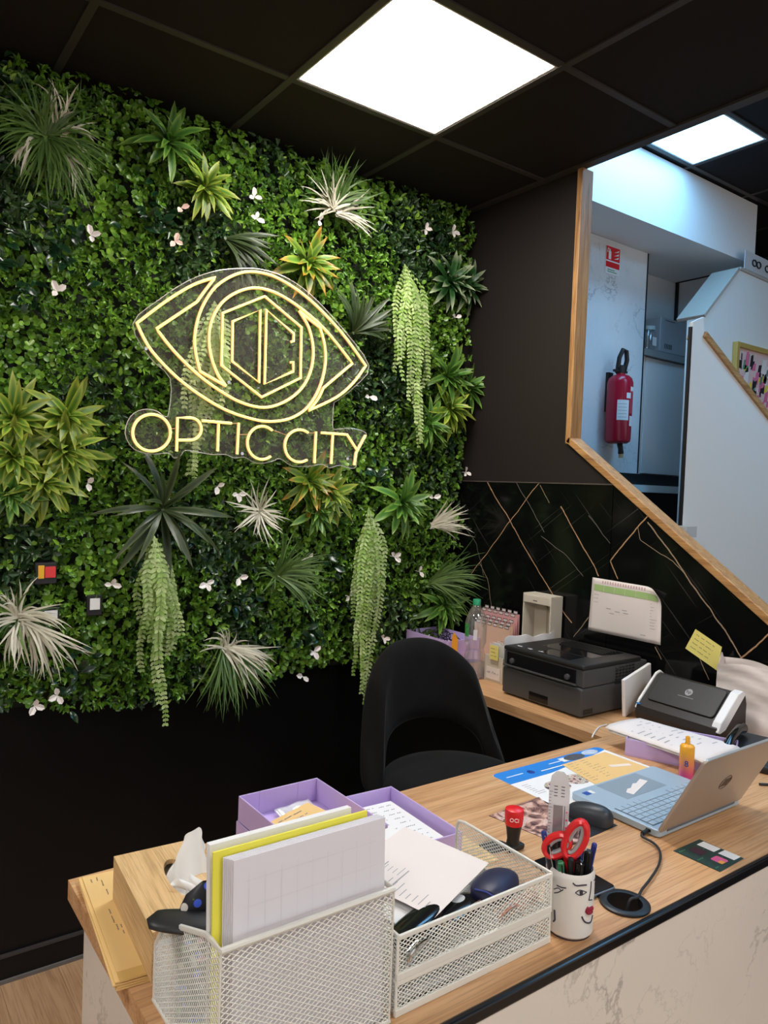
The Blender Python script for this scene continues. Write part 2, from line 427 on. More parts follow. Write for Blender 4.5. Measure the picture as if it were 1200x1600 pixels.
def text_part(s, size, m, parent, mtx, name='lettering', extrude=.0004, align='CENTER'):
    cu = bpy.data.curves.new(name, 'FONT'); cu.body = s; cu.size = size; cu.extrude = extrude; cu.align_x = align; cu.align_y = 'CENTER'; cu.resolution_u = 3
    ob = bpy.data.objects.new(name, cu); COL.objects.link(ob)
    dg = bpy.context.evaluated_depsgraph_get()
    me = bpy.data.meshes.new_from_object(ob.evaluated_get(dg))
    bpy.data.objects.remove(ob); bpy.data.curves.remove(cu)
    me.materials.clear(); me.materials.append(m)
    o = bpy.data.objects.new(name, me); COL.objects.link(o); o.parent = parent; o.matrix_basis = mtx
    return o
def scribble(mb, x0, x1, y, h, z, rnd, wd=.0007, words=True):
    """one handwritten line as thin flat strokes on a sheet"""
    x = x0
    while x < x1:
        wl = rnd.uniform(.010, .024) if words else x1 - x0
        n = max(4, int(wl / (h * .45)))
        pts = [(x + wl * i / n, y + h * (.5 if i % 2 else -.35) * rnd.uniform(.4, 1)) for i in range(n + 1) if x + wl * i / n < x1]
        for a, b in zip(pts, pts[1:]):
            dx, dy = b[0] - a[0], b[1] - a[1]; l = math.hypot(dx, dy) or 1
            nx, ny = -dy / l * wd, dx / l * wd
            mb.quad((a[0] + nx, a[1] + ny, z), (a[0] - nx, a[1] - ny, z), (b[0] - nx, b[1] - ny, z), (b[0] + nx, b[1] + ny, z))
        x += wl + rnd.uniform(.004, .009)
def rule(mb, x0, x1, y0, y1, z): mb.quad((x0, y0, z), (x1, y0, z), (x1, y1, z), (x0, y1, z))
def lattice(mb, poly, mtx, sp=.0062, ang=.55, r=.0008):
    """expanded-metal mesh: two families of fine strands clipped to a convex polygon"""
    n = len(poly)
    for a in (ang, -ang):
        d = (math.cos(a), math.sin(a)); nn = (-d[1], d[0])
        pr = [q[0] * nn[0] + q[1] * nn[1] for q in poly]
        s = min(pr) + sp * .5
        while s < max(pr):
            hit = []
            for i in range(n):
                s0, s1 = pr[i] - s, pr[(i + 1) % n] - s
                if (s0 < 0) != (s1 < 0):
                    t = s0 / (s0 - s1); p, q = poly[i], poly[(i + 1) % n]
                    hit.append((p[0] + (q[0] - p[0]) * t, p[1] + (q[1] - p[1]) * t))
            if len(hit) >= 2:
                (ax, ay), (bx, by) = hit[0], hit[1]
                vs = []
                for (x, y) in ((ax, ay), (bx, by)):
                    vs += [(x + nn[0] * r, y + nn[1] * r, 0), (x, y, r), (x - nn[0] * r, y - nn[1] * r, 0), (x, y, -r)]
                mb.add(vs, [(0, 1, 5, 4), (1, 2, 6, 5), (2, 3, 7, 6), (3, 0, 4, 7)], mtx)
            s += sp
def rim(mb, pts, r=.003, closed=True): mb.tube(pts, r, 6, closed)
def rrect(x0, x1, y0, y1, r, n=4):
    o = []
    for cx, cy, a0 in ((x1 - r, y1 - r, 0), (x0 + r, y1 - r, PI / 2), (x0 + r, y0 + r, PI), (x1 - r, y0 + r, 1.5 * PI)):
        for k in range(n + 1):
            a = a0 + PI / 2 * k / n
            o.append((cx + r * math.cos(a), cy + r * math.sin(a)))
    return o
def smooth_path(pts, closed=False, sub=6):
    P = [Vector(q) for q in pts]; n = len(P); out = []
    for i in range(n if closed else n - 1):
        p0, p1, p2, p3 = (P[(i - 1) % n] if closed or i > 0 else P[i]), P[i], P[(i + 1) % n], (P[(i + 2) % n] if closed or i + 2 < n else P[(i + 1) % n])
        for k in range(sub):
            t = k / sub
            out.append(.5 * ((2 * p1) + (-p0 + p2) * t + (2 * p0 - 5 * p1 + 4 * p2 - p3) * t * t + (-p0 + 3 * p1 - 3 * p2 + p3) * t ** 3))
    if not closed: out.append(P[-1])
    return out

# ================================================================== the setting
# floor of planks
fl = sempty('floor')
pl = MB().box(-.0896, .0896, -.5994, .5994, -.012, 0)
first = None
for i in range(-14, 17):
    for j in range(-3, 4):
        x = i * .18; y = j * 1.2 + (i * .43 % 1.2) - .3
        if y > 3.2: continue
        if first is None:
            o = first = pl.build('plank', M_FLOOR, fl, bevel=.0006, segs=1)
        else:
            o = bpy.data.objects.new('plank', first.data); COL.objects.link(o); o.parent = fl
            q = o.modifiers.new('bev', 'BEVEL'); q.width = .0006; q.segments = 1
        o.location = (x, y, 0)
MB().box(-2.6, 6.6, -3.3, 4.1, -.06, -.0125).build('subfloor', M_BLACK, fl)

# back wall and its baseboard
wb = struct(MB().box(-2.6, WALL_X + .12, WALL_Y, WALL_Y + .1, 0, CEIL + .05).build('wall_back', M_BLACKWALL))
bb = struct(MB().box(-2.6, WALL_X - .01, WALL_Y - .014, WALL_Y, 0, .085).build('baseboard_back', M_BLACKWALL, bevel=.003))
MB().box(-2.6, WALL_X - .01, WALL_Y - .016, WALL_Y, .085, .092).build('baseboard_lip', M_GRID, bb)
MB().box(-2.6, WALL_X - .01, WALL_Y - .022, WALL_Y - .014, 0, .012).build('floor_bead', mat('grey_bead', (.14, .13, .125), .5), bb)
struct(MB().box(-2.7, -2.6, -3.3, WALL_Y + .1, 0, CEIL + .05).build('wall_left', M_WHITEWALL))

# wall beside the stairs with the sloping opening
JY, JZ, SL = 1.978, CZ + .205, .709
def diag(y): return JZ - SL * (JY - y)
Y0 = JY - JZ / SL
wr = struct(MB().prism([(WALL_Y, 0), (WALL_Y, CEIL + .05), (JY + .004, CEIL + .05), (JY, JZ), (Y0, 0)], WALL_X, WALL_X + .045, 'x').build('wall_right', M_BROWN))
vx = WALL_X - .01
VE = []
def vein(pts, wd, c):
    P = [at(px, py, x=vx) for px, py in pts]
    for a, b in zip(P, P[1:]): VE.append((a.y, a.z, b.y, b.z, wd * .62, c))
GOLD, TAN, GR = (.46, .27, .15), (.34, .24, .16), (.20, .17, .15)
vein([(762, 754), (796, 812), (845, 900), (893, 973)], .0042, GOLD)
vein([(841, 755), (800, 810), (772, 847), (736, 899)], .0034, GOLD)
vein([(807, 755), (837, 807), (849, 832)], .0022, GR)
vein([(843, 758), (858, 785)], .0024, TAN)
vein([(877, 790), (900, 835), (935, 899)], .0044, GOLD)
vein([(1012, 805), (953, 877), (965, 904)], .0044, GOLD)
vein([(1013, 816), (1072, 897), (1107, 948), (1160, 1028)], .0045, TAN)
vein([(1215, 975), (1160, 1028), (1150, 1040)], .0045, GOLD)
vein([(997, 823), (1000, 844), (1051, 877), (1072, 897)], .0022, TAN)
vein([(749, 880), (762, 905), (769, 950)], .0025, TAN)
vein([(919, 964), (896, 995)], .003, TAN)
vein([(1024, 1010), (1033, 1030)], .0025, TAN)
vein([(1092, 1027), (1108, 1061)], .0025, TAN)
vein([(725, 820), (745, 850), (756, 900)], .0018, GR)
vein([(920, 805), (953, 850)], .0018, GR)
vein([(845, 838), (880, 863), (910, 900)], .0018, GR)
M_BMARBLE = black_marble('black_marble_gold_veins', VE)
PT = CZ + .036
for poly in ([(WALL_Y, .0), (WALL_Y, PT), (1.746, PT), (1.746, .0)],
             [(1.743, .0), (1.743, diag(1.743) - .006), (.503, diag(.503) - .006), (.503, .0)],
             [(.50, .0), (.50, diag(.50) - .006), (Y0 + .01, .0)]):
    MB().prism(poly, vx, WALL_X, 'x').build('marble_panel', M_BMARBLE, wr)
MB().box(WALL_X - .012, WALL_X, 1.746, WALL_Y, PT, PT + .004).build('metal_bead', mat('bronze_bead', (.10, .08, .07), .4), wr)
# timber lining of the opening
d = Vector((0, -1, -SL)).normalized(); nrm = Vector((0, -SL, 1)).normalized()
tr1 = struct(MB().box(WALL_X - .016, WALL_X + .052, JY - .022, JY + .003, JZ - .01, CEIL - .004).build('trim_1', wood('pine_upright', (.25, .115, .04), (.44, .225, .08), (.55, .32, .135), 'Z', 1.6, .45), bevel=.003))
L_ = math.hypot(JY - Y0, JZ)
tr2 = struct(MB().box(WALL_X - .016, WALL_X + .052, 0, 1, 0, 1).build('trim_2', M_PINE, bevel=.003))
me = tr2.data
for v in me.vertices:
    s, t = v.co.y, v.co.z
    q = Vector((0, JY, JZ)) + d * (s * (L_ + .02)) + nrm * (t * .026 - .002)
    v.co.y, v.co.z = q.y, q.z

# ceiling: black tiles in a black grid
ce = sempty('ceiling')
GX = [LX + .6 * k for k in range(-6, 3)]
GY = [LY + .6 * k for k in range(-7, 2)] + [WALL_Y]
LIT = {(6, 7), (2, 7), (2, 3), (6, 3)}  # first is the panel in view; the others are added for brightness
t0 = MB().box(-.297, .297, -.297, .297, 0, .012)
t1 = MB().box(-.297, .297, -.26, .26, 0, .012)
p0 = p1 = None
for i in range(len(GX) - 1):
    for j in range(len(GY) - 1):
        if (i, j) in LIT: continue
        last = j == len(GY) - 2
        if last and p1 is None: o = p1 = t1.build('ceiling_tile', M_CEIL, ce)
        elif not last and p0 is None: o = p0 = t0.build('ceiling_tile', M_CEIL, ce)
        else:
            o = bpy.data.objects.new('ceiling_tile', (p1 if last else p0).data); COL.objects.link(o); o.parent = ce
        o.location = ((GX[i] + GX[i + 1]) / 2, (GY[j] + GY[j + 1]) / 2, CEIL + .005)
for x in GX[:-1]: MB().box(x - .012, x + .012, GY[0], WALL_Y, CEIL - .001, CEIL + .006).build('grid_bar', M_GRID, ce)
for y in GY[:-1]: MB().box(GX[0], GX[-1], y - .012, y + .012, CEIL, CEIL + .0065).build('grid_bar', M_GRID, ce)
MB().box(WALL_X - .030, WALL_X + .012, GY[0], WALL_Y, CEIL - .004, CEIL + .008).build('edge_bar', M_GRID, ce)
MB().box(WALL_X, WALL_X + .03, GY[0], WALL_Y, CEIL + .0081, UPPER).build('fascia', M_CEIL, ce)
MB().box(GX[0], WALL_X, GY[0], WALL_Y, CEIL + .06, CEIL + .1).build('slab', M_CEIL, ce)
def light_panel(x0, x1, y0, y1, z, m, label):
    t = thing('ceiling_light', label, 'light', ((x0 + x1) / 2, (y0 + y1) / 2, z), 0, 'square light panels set in the ceilings')
    a, b = (x1 - x0) / 2, (y1 - y0) / 2
    f = MB()
    f.box(-a, a, -b, -b + .012, 0, .014).box(-a, a, b - .012, b, 0, .014).box(-a, -a + .012, -b + .012, b - .012, 0, .014).box(a - .012, a, -b + .012, b - .012, 0, .014)
    f.build('frame', M_WHITE, t)
    MB().box(-a + .012, a - .012, -b + .012, b - .012, .003, .012).build('diffuser', m, t)
names = {(6, 7): 'large square white ceiling light panel above the desk and plant wall',
         (2, 7): 'added square ceiling fill panel further left along the plant wall, out of view',  # this and the next two are unseen panels added to brighten the room
         (2, 3): 'added square ceiling fill panel behind the viewer on the left, out of view',
         (6, 3): 'added square ceiling fill panel behind the viewer on the right, out of view'}
for (i, j) in sorted(LIT):
    light_panel(GX[i] + .008, GX[i + 1] - .008, GY[j] + .008, GY[j + 1] - .008, CEIL + .002, M_PANEL, names[(i, j)])

# ------------------------------------------------------------------ beyond the opening: stair and landing
cu = sempty('ceiling_upper')
UX = [WALL_X + .03, 3.09, 3.69, 4.29, 4.89, 5.49, 6.5]; UY = [-3.3, -.47, .13, .73, 1.33, 1.93, 2.35, 3.6]
for i in range(len(UX) - 1):
    for j in range(len(UY) - 1):
        if (i, j) in ((0, 5), (1, 5), (1, 2), (1, 3)): continue
        MB().box(UX[i] + .003, UX[i + 1] - .003, UY[j] + .003, UY[j + 1] - .003, UPPER + .006, UPPER + .018).build('ceiling_tile', M_CEIL, cu)
MB().box(UX[0], 2.497, 1.933, 2.347, UPPER + .006, UPPER + .018).build('ceiling_tile', M_CEIL, cu)
for x in UX[2:-1]: MB().box(x - .012, x + .012, -3.3, 3.6, UPPER, UPPER + .0055).build('grid_bar', M_GRID, cu)
for y in UY[1:-1]: MB().box(UX[0], 6.5, y - .012, y + .012, UPPER + .0002, UPPER + .0057).build('grid_bar', M_GRID, cu)
MB().box(WALL_X, 6.6, -3.3, 3.7, UPPER + .06, UPPER + .1).build('slab', M_CEIL, cu)
light_panel(2.50, 3.68, 1.94, 2.34, UPPER + .001, M_PANELCOOL, 'cool bluish ceiling light panel above the stair opening on the right')  # left half, hidden by the main ceiling edge, lengthened to brighten the landing
light_panel(3.10, 3.68, .14, .72, UPPER + .001, M_PANELCOOL, 'added cool ceiling fill panel over the stairs, out of view on the right')  # unseen panel added to brighten the kitchenette
light_panel(3.10, 3.68, .74, 1.32, UPPER + .001, M_PANELCOOL, 'added cool ceiling fill panel over the stairs, nearest the visible one, out of view')  # also added out of view, more cool fill for the kitchenette
SOF = CZ + 1.42
struct(MB().box(WALL_X + .121, 4.465, 2.391, 3.6, SOF, UPPER - .001).build('wall_bulkhead', M_WHITE_ROUGH))
wl = struct(MB().box(WALL_X + .121, 3.81, 2.70, 3.0, CZ - .05, SOF - .001).build('wall_landing', M_WHITEWALL))
MB().box(2.48, 3.13, 2.68, 2.70, CZ + .13, SOF - .002).build('marble_panel', M_MARBLE_W, wl)
MB().box(3.132, 3.808, 2.68, 2.70, CZ + .13, SOF - .002).build('marble_panel', M_MARBLE_W, wl)
MB().box(3.8082, 3.816, 2.676, 2.72, CZ + .131, SOF - .003).build('edge_strip', M_BLACK, wl)
struct(MB().box(3.817, 4.489, 2.925, 3.0, CZ - .05, SOF - .001).build('wall_recess', M_WHITE_ROUGH))
wrs = struct(MB().box(4.49, 4.60, 2.44, 3.0, CZ - .05, SOF - .001).build('wall_recess_side', M_WHITE_ROUGH))
MB().box(4.476, 4.4899, 2.905, 2.924, CZ - .05, SOF - .002).build('edge_strip', M_BLACK, wrs)
lf = sempty('floor_landing')
MB().box(WALL_X + .121, 4.6, 2.62, 3.0, CZ + .022, CZ + .064).build('landing_edge', M_WHITEWALL, lf)
MB().box(WALL_X + .121, 4.6, 2.64, 3.0, .0, CZ + .021).build('riser_wall', M_BLACK, lf)
MB().box(WALL_X + .121, 4.6, 2.655, 3.0, CZ + .065, CZ + .128).build('plinth', M_BLACK, lf)
struct(MB().box(6.5, 6.6, -3.3, 3.7, 0, UPPER + .05).build('wall_far', M_BLACKWALL))
struct(MB().box(4.61, 6.5, 3.05, 3.15, 0, UPPER).build('wall_far_back', M_BLACKWALL))
# near parapet of the stair
Y1 = 1.75
def q1(px, py, y=Y1): p = at(px, py, y=y); return (p.x, p.z)
a, b, c, e = q1(1083, 503), q1(1100, 495), q1(1100, 527), q1(1200, 655)
sl1 = (e[1] - c[1]) / (e[0] - c[0]); xe = 5.6
poly = [(a[0], 0), a, b, c, (xe, c[1] + sl1 * (xe - c[0])), (xe, 0)]
w1 = struct(MB().prism(poly, Y1, Y1 + .014, 'y').build('wall_parapet', M_WHITEWALL))
MB().box(a[0] - .010, a[0], Y1 + .001, Y1 + .014, 0, a[1] - .02).build('edge_strip', M_BLACK, w1)
g = at(1066, 822, y=Y1 - .03)
MB().box(g.x, g.x + .075, Y1 - .05, Y1, g.z - .045, g.z).build('ledge_end', mat('grey_ledge', (.5, .5, .5), .6), w1)
d1 = Vector((1, 0, sl1)).normalized(); n1 = Vector((-sl1, 0, 1)).normalized()
rl = struct(MB().box(0, 1, Y1 - .012, Y1 + .075, 0, 1).build('trim_3', wood('pine_rail', (.30, .14, .05), (.46, .25, .10), (.58, .36, .17), 'X', 1.6, .4), bevel=.002))
for v in rl.data.vertices:
    q = Vector((c[0], 0, c[1])) + d1 * (v.co.x * 2.4 - .01) + n1 * (v.co.z * .026 - .004)
    v.co.x, v.co.z = q.x, q.z
# far parapet with its sloping sill
Y2 = 2.28
def q2(px, py): return q1(px, py, Y2)
a2, b2, c2 = q2(1100, 496), q2(1155, 422), q2(1200, 442)
s2 = (c2[1] - b2[1]) / (c2[0] - b2[0])
w2 = struct(MB().prism([(a2[0], 0), a2, b2, (6.2, b2[1] + s2 * (6.2 - b2[0])), (6.2, 0)], Y2, Y2 + .1, 'y').build('wall_parapet_far', M_WHITEWALL))
for (p, q, nm) in ((a2, b2, 'trim_4'), (b2, (6.2, b2[1] + s2 * (6.2 - b2[0])), 'trim_5')):
    dd = Vector((q[0] - p[0], 0, q[1] - p[1])); ln = dd.length; dd.normalize(); nn = Vector((-dd.z, 0, dd.x))
    o = struct(MB().box(0, 1, Y2 - .008, Y2 + .16, 0, 1).build(nm, mat('sill_' + nm, (.42, .36, .31), .5, bump=.4, bscale=30), bevel=.002))
    for v in o.data.vertices:
        u = Vector((p[0], 0, p[1])) + dd * (v.co.x * ln) + nn * (v.co.z * .018)
        v.co.x, v.co.z = u.x, u.z

# ================================================================== desk and counter
DX0, DYB, DYF = .345, 1.397, .747
dk = thing('reception_desk', 'long oak topped reception desk with white marble panels and black edge', 'desk', (0, 0, 0))
# worktop with a round cable hole
GC = Vector((1.153, .792, DESK)); GR_ = .034
bm = bmesh.new()
outer = [bm.verts.new((x, y, DESK)) for x, y in ((DX0, DYF), (WALL_X - .012, DYF), (WALL_X - .012, DYB), (DX0, DYB))]
inner = [bm.verts.new((GC.x + GR_ * math.cos(2 * PI * k / 32), GC.y + GR_ * math.sin(2 * PI * k / 32), DESK)) for k in range(32)]
ed = [bm.edges.new((outer[i], outer[(i + 1) % 4])) for i in range(4)] + [bm.edges.new((inner[i], inner[(i + 1) % 32])) for i in range(32)]
bmesh.ops.triangle_fill(bm, use_beauty=True, use_dissolve=False, edges=ed)
for f in list(bm.faces):
    cc = f.calc_center_median()
    if (cc - GC).length < GR_ * .9 and all((v.co - GC).length < GR_ * 1.01 for v in f.verts): bm.faces.remove(f)
ex = bmesh.ops.extrude_face_region(bm, geom=bm.faces[:])
bmesh.ops.translate(bm, vec=(0, 0, -.036), verts=[v for v in ex['geom'] if isinstance(v, bmesh.types.BMVert)])
bmesh.ops.recalc_face_normals(bm, faces=bm.faces)
me = bpy.data.meshes.new('worktop'); bm.to_mesh(me); bm.free(); me.materials.append(M_OAK)
o = bpy.data.objects.new('worktop', me); COL.objects.link(o); o.parent = dk
MB().box(DX0, WALL_X - .012, DYF - .012, DYF - .0005, DESK - .018, DESK + .0015).build('edge_trim', M_TRIM, dk, bevel=.003)
MB().box(DX0 + .022, WALL_X - .012, DYF - .010, DYF - .0008, 0, DESK - .0185).build('front_panel', M_MARBLE, dk)
MB().box(DX0 + .022, DX0 + .048, DYF + .031, DYB - .03, 0, DESK - .0365).build('end_panel', M_MARBLE, dk)
MB().lathe([(.0345, -.036), (.0345, .0), (.0445, .0), (.0445, .0035), (.041, .0055), (.031, .0045), (.031, -.036)], 40, T(GC.x, GC.y, DESK + .0003)).build('cable_grommet', M_BLACK, dk, smooth=True)
MB().lathe([(.0, -.036), (.030, -.036), (.030, -.034), (0, -.034)], 24, T(GC.x, GC.y, DESK)).build('grommet_bottom_board', M_OAK, dk)  # oak visible at the bottom of the cable hole
sc_ = thing('side_counter', 'narrow oak side counter along the black marble wall holding the printer', 'counter', (0, 0, 0))
MB().box(1.88, WALL_X - .011, DYB + .0005, WALL_Y - .02, DESK - .036, DESK).build('worktop', M_OAK_Y, sc_)
MB().box(1.93, WALL_X - .011, DYB + .03, WALL_Y - .1, 0, DESK - .037).build('cabinet_body', M_BLACKWALL, sc_)

# ================================================================== the plant wall
FY = 2.60                       # mean depth of the foliage face
pw = thing('plant_wall', 'artificial green plant wall of boxwood and clover leaves behind the desk', 'plant wall', (1.0, WALL_Y - .03, .9))
PWL = Vector(pw.location)
ZB, ZT, XA, XB = CZ - .80, CEIL - .012, -.45, WALL_X - .02
MB().box(XA - PWL.x, XB - PWL.x, 0, .028, ZB + .03 - PWL.z, ZT - PWL.z).build('backing_panel', mat('mat_green_black', (.006, .011, .004), .8), pw)
def nz2(x, z, s, seed):
    r = np.random.default_rng(seed); o = 0
    for k in range(5):
        a, b, c = r.uniform(0, 6.28), r.uniform(.6, 1.4) * s, r.uniform(0, 6.28)
        o = o + np.sin((x * np.cos(a) + z * np.sin(a)) * b + c)
    return o / 2.2
step = .0215
gx, gz = np.meshgrid(np.arange(XA, XB, step), np.arange(ZB, ZT, step))
gx = gx.ravel() + rng.uniform(-.5, .5, gx.size) * step; gz = gz.ravel() + rng.uniform(-.5, .5, gz.size) * step
low = ZB + .02 + .025 * nz2(gx, gz * 0, 9, 3)
keep = (gz > low) & (gx < XB - .01)
BOXES = [(72, 893), (148, 946), (74, 962)]
for px, py in BOXES:
    p = at(px, py, y=2.55); keep &= ~((np.abs(gx - p.x) < .026) & (np.abs(gz - p.z) < .024))
gx, gz = gx[keep], gz[keep]
sel = nz2(gx, gz, 11, 21) + rng.normal(0, .25, gx.size)
sel2 = nz2(gx, gz, 15, 5) + rng.normal(0, .25, gx.size)
kind = np.where(sel > .62, 2, np.where(sel2 > .25, 1, 0))   # 0 boxwood, 1 clover, 2 dark glossy
def sprigs(cx, cz, K, ln, wd, tilt, cols, round_, depth, seed):
    """a rosette of K leaves on every centre; returns verts, faces, colours"""
    r = np.random.default_rng(seed); n = cx.size; m = n * K
    cx, cz = np.repeat(cx, K), np.repeat(cz, K)
    cy = np.repeat(FY + .01 + r.uniform(-depth, depth * .75, n), K)
    ax = np.repeat(r.normal(0, .38, n), K); az = np.repeat(r.normal(.18, .38, n), K)
    ph = np.tile(np.arange(K) * 2 * PI / K, n) + np.repeat(r.uniform(0, 6.28, n), K) + r.normal(0, .22, m)
    el = np.clip(r.normal(tilt, .28, m), -.2, 1.35)
    d = np.stack([np.cos(ph) * np.cos(el) + ax * np.sin(el), -np.sin(el) - .1, np.sin(ph) * np.cos(el) + az * np.sin(el)], 1)
    d /= np.linalg.norm(d, axis=1, keepdims=True)
    up = np.tile(np.array([0, -1.0, .25]), (m, 1)) + r.normal(0, .25, (m, 3))
    s = np.cross(d, up); s /= np.linalg.norm(s, axis=1, keepdims=True)
    nn = np.cross(s, d)
    L = ln * r.uniform(.7, 1.3, m); W = wd * r.uniform(.8, 1.2, m)
    base = np.stack([cx, cy, cz], 1) + r.normal(0, .004, (m, 3))
    if round_: prof = [(0, 0, 0), (.38, .46, .10), (.82, .42, .06), (1.0, 0, -.06), (.82, -.42, .06), (.38, -.46, .10)]
    else: prof = [(0, 0, 0), (.33, .48, .12), (.70, .36, .08), (1.0, 0, -.10), (.70, -.36, .08), (.33, -.48, .12)]
    V = np.stack([base + d * (L * a)[:, None] + s * (W * b)[:, None] + nn * (L * c)[:, None] for a, b, c in prof], 1).reshape(-1, 3)
    q = np.arange(m)[:, None] * 6
    Fq = np.concatenate([q + np.array([0, 1, 2, 3]), q + np.array([0, 3, 4, 5])], 1).reshape(-1, 4)
    ca, cb = np.array(cols[0]), np.array(cols[1])
    t = np.clip(np.repeat(r.uniform(0, 1, n), K) * .6 + r.uniform(0, .55, m), 0, 1)[:, None]
    c = ca + (cb - ca) * t ** 1.3
    pop = (r.uniform(0, 1, m) < .10)[:, None]
    c = np.where(pop, np.array([.22, .40, .04]) * r.uniform(.7, 1.2, (m, 1)), c)
    C = np.repeat(c, 6, 0)
    return V, Fq, C
def np_mesh(name, V, Fq, C, m, parent, smooth=False):
    me = bpy.data.meshes.new(name); nf = len(Fq); k = Fq.shape[1]
    me.vertices.add(len(V)); me.vertices.foreach_set('co', V.astype(np.float32).ravel())
    me.loops.add(nf * k); me.loops.foreach_set('vertex_index', Fq.astype(np.int32).ravel())
    me.polygons.add(nf); me.polygons.foreach_set('loop_start', np.arange(0, nf * k, k, dtype=np.int32)); me.polygons.foreach_set('loop_total', np.full(nf, k, np.int32))
    if C is not None:
        a = me.color_attributes.new('col', 'FLOAT_COLOR', 'POINT')
        a.data.foreach_set('color', np.concatenate([C, np.ones((len(C), 1))], 1).astype(np.float32).ravel())
    me.update(calc_edges=True); me.validate()
    me.materials.append(m)
    o = bpy.data.objects.new(name, me); COL.objects.link(o)
    if parent: o.parent = parent
    return o
M_LEAF = leafmat('small_leaf', .30, .14)
M_LEAFD = leafmat('dark_glossy_leaf', .26, .08)
spec_ = [(0, 'boxwood_foliage', 7, .023, .0115, .62, ((.026, .090, .010), (.18, .38, .030)), False, .058, M_LEAF),
         (1, 'clover_foliage', 5, .021, .018, .55, ((.035, .12, .012), (.22, .42, .040)), True, .052, M_LEAF),
         (2, 'dark_foliage', 5, .030, .016, .55, ((.010, .032, .012), (.055, .12, .028)), False, .058, M_LEAFD)]
for k, nm, K, ln, wd, tl, cols, rd, dp, m_ in spec_:
    i = kind == k
    V, Fq, C = sprigs(gx[i], gz[i], K, ln, wd, tl, cols, rd, dp, 40 + k)
    V[:, 1] = np.minimum(V[:, 1], WALL_Y - .032); V[:, 2] = np.minimum(V[:, 2], CEIL - .006); V[:, 0] = np.minimum(V[:, 0], WALL_X - .014)
    o = np_mesh(nm, V - np.array(PWL)[None], Fq, C, m_, pw); o['kind'] = 'stuff'
# larger single leaves that stand out of the mass
def leaf_data(name, wd, bend, m, segs=5, fold=.10, tipw=.0):
    vs, fs, uv = [], [], []
    for i in range(segs + 1):
        t = i / segs
        ww = wd * (math.sin(PI * min(1, t * .93 + .07)) ** .75) if t < 1 else tipw
        for s in (-1, 0, 1):
            vs.append((t, s * ww * .5, -bend * t * t + (fold * wd if s else 0) + .18 * bend * math.sin(PI * t)))
            uv.append(((s + 1) / 2, t))
    for i in range(segs):
        for s in (0, 1):
            fs.append((i * 3 + s, i * 3 + s + 1, i * 3 + s + 4, i * 3 + s + 3))
    me = bpy.data.meshes.new(name); me.from_pydata(vs, [], fs)
    ul = me.uv_layers.new(name='UVMap')
    for lp in me.loops: ul.data[lp.index].uv = uv[lp.vertex_index]
    me.polygons.foreach_set('use_smooth', [True] * len(me.polygons))
    me.materials.append(m); return me
def dir_basis(o, d, outv, scale):
    d = Vector(d).normalized(); z = Vector(outv) - d * Vector(outv).dot(d)
    if z.length < 1e-4: z = d.orthogonal()
    z.normalize(); y = z.cross(d)
    M = basis(o, d, y, z)
    return M @ Matrix.Scale(scale, 4)
def leaf_obj(me, parent, M):
    o = bpy.data.objects.new('leaf', me); COL.objects.link(o); o.parent = parent; o.matrix_basis = M
    return o
M_GARD = strapmat('glossy_dark_leaf', (.010, .035, .014), (.016, .055, .018), (.05, .14, .02), 1.0, .22)
gard = [leaf_data('leaf', .52, .18, M_GARD), leaf_data('leaf', .46, .32, M_GARD)]
rnd = random.Random(5)
spots = [(95, 385, 26), (250, 345, 26), (220, 900, 22), (330, 880, 24), (520, 890, 18), (690, 380, 22), (120, 1050, 22), (490, 985, 22), (45, 470, 16), (150, 700, 16), (590, 745, 16), (380, 950, 14), (610, 590, 12), (705, 700, 14), (10, 400, 10)]
cnt = 0
for px, py, n in spots:
    c = at(px, py, y=2.56)
    for k in range(n):
        if cnt >= 285: break
        a = rnd.uniform(0, 6.28); rr = abs(rnd.gauss(0, .055))
        p = Vector((c.x + rr * math.cos(a), 2.565 + rnd.uniform(-.015, .02), c.z + rr * math.sin(a)))
        ph, el = rnd.uniform(0, 6.28), rnd.uniform(.1, .9)
        d_ = (math.cos(ph) * math.cos(el), -math.sin(el), math.sin(ph) * math.cos(el))
        leaf_obj(rnd.choice(gard), pw, dir_basis(p - PWL, d_, (rnd.uniform(-.3, .3), -1, .4), rnd.uniform(.034, .052))); cnt += 1

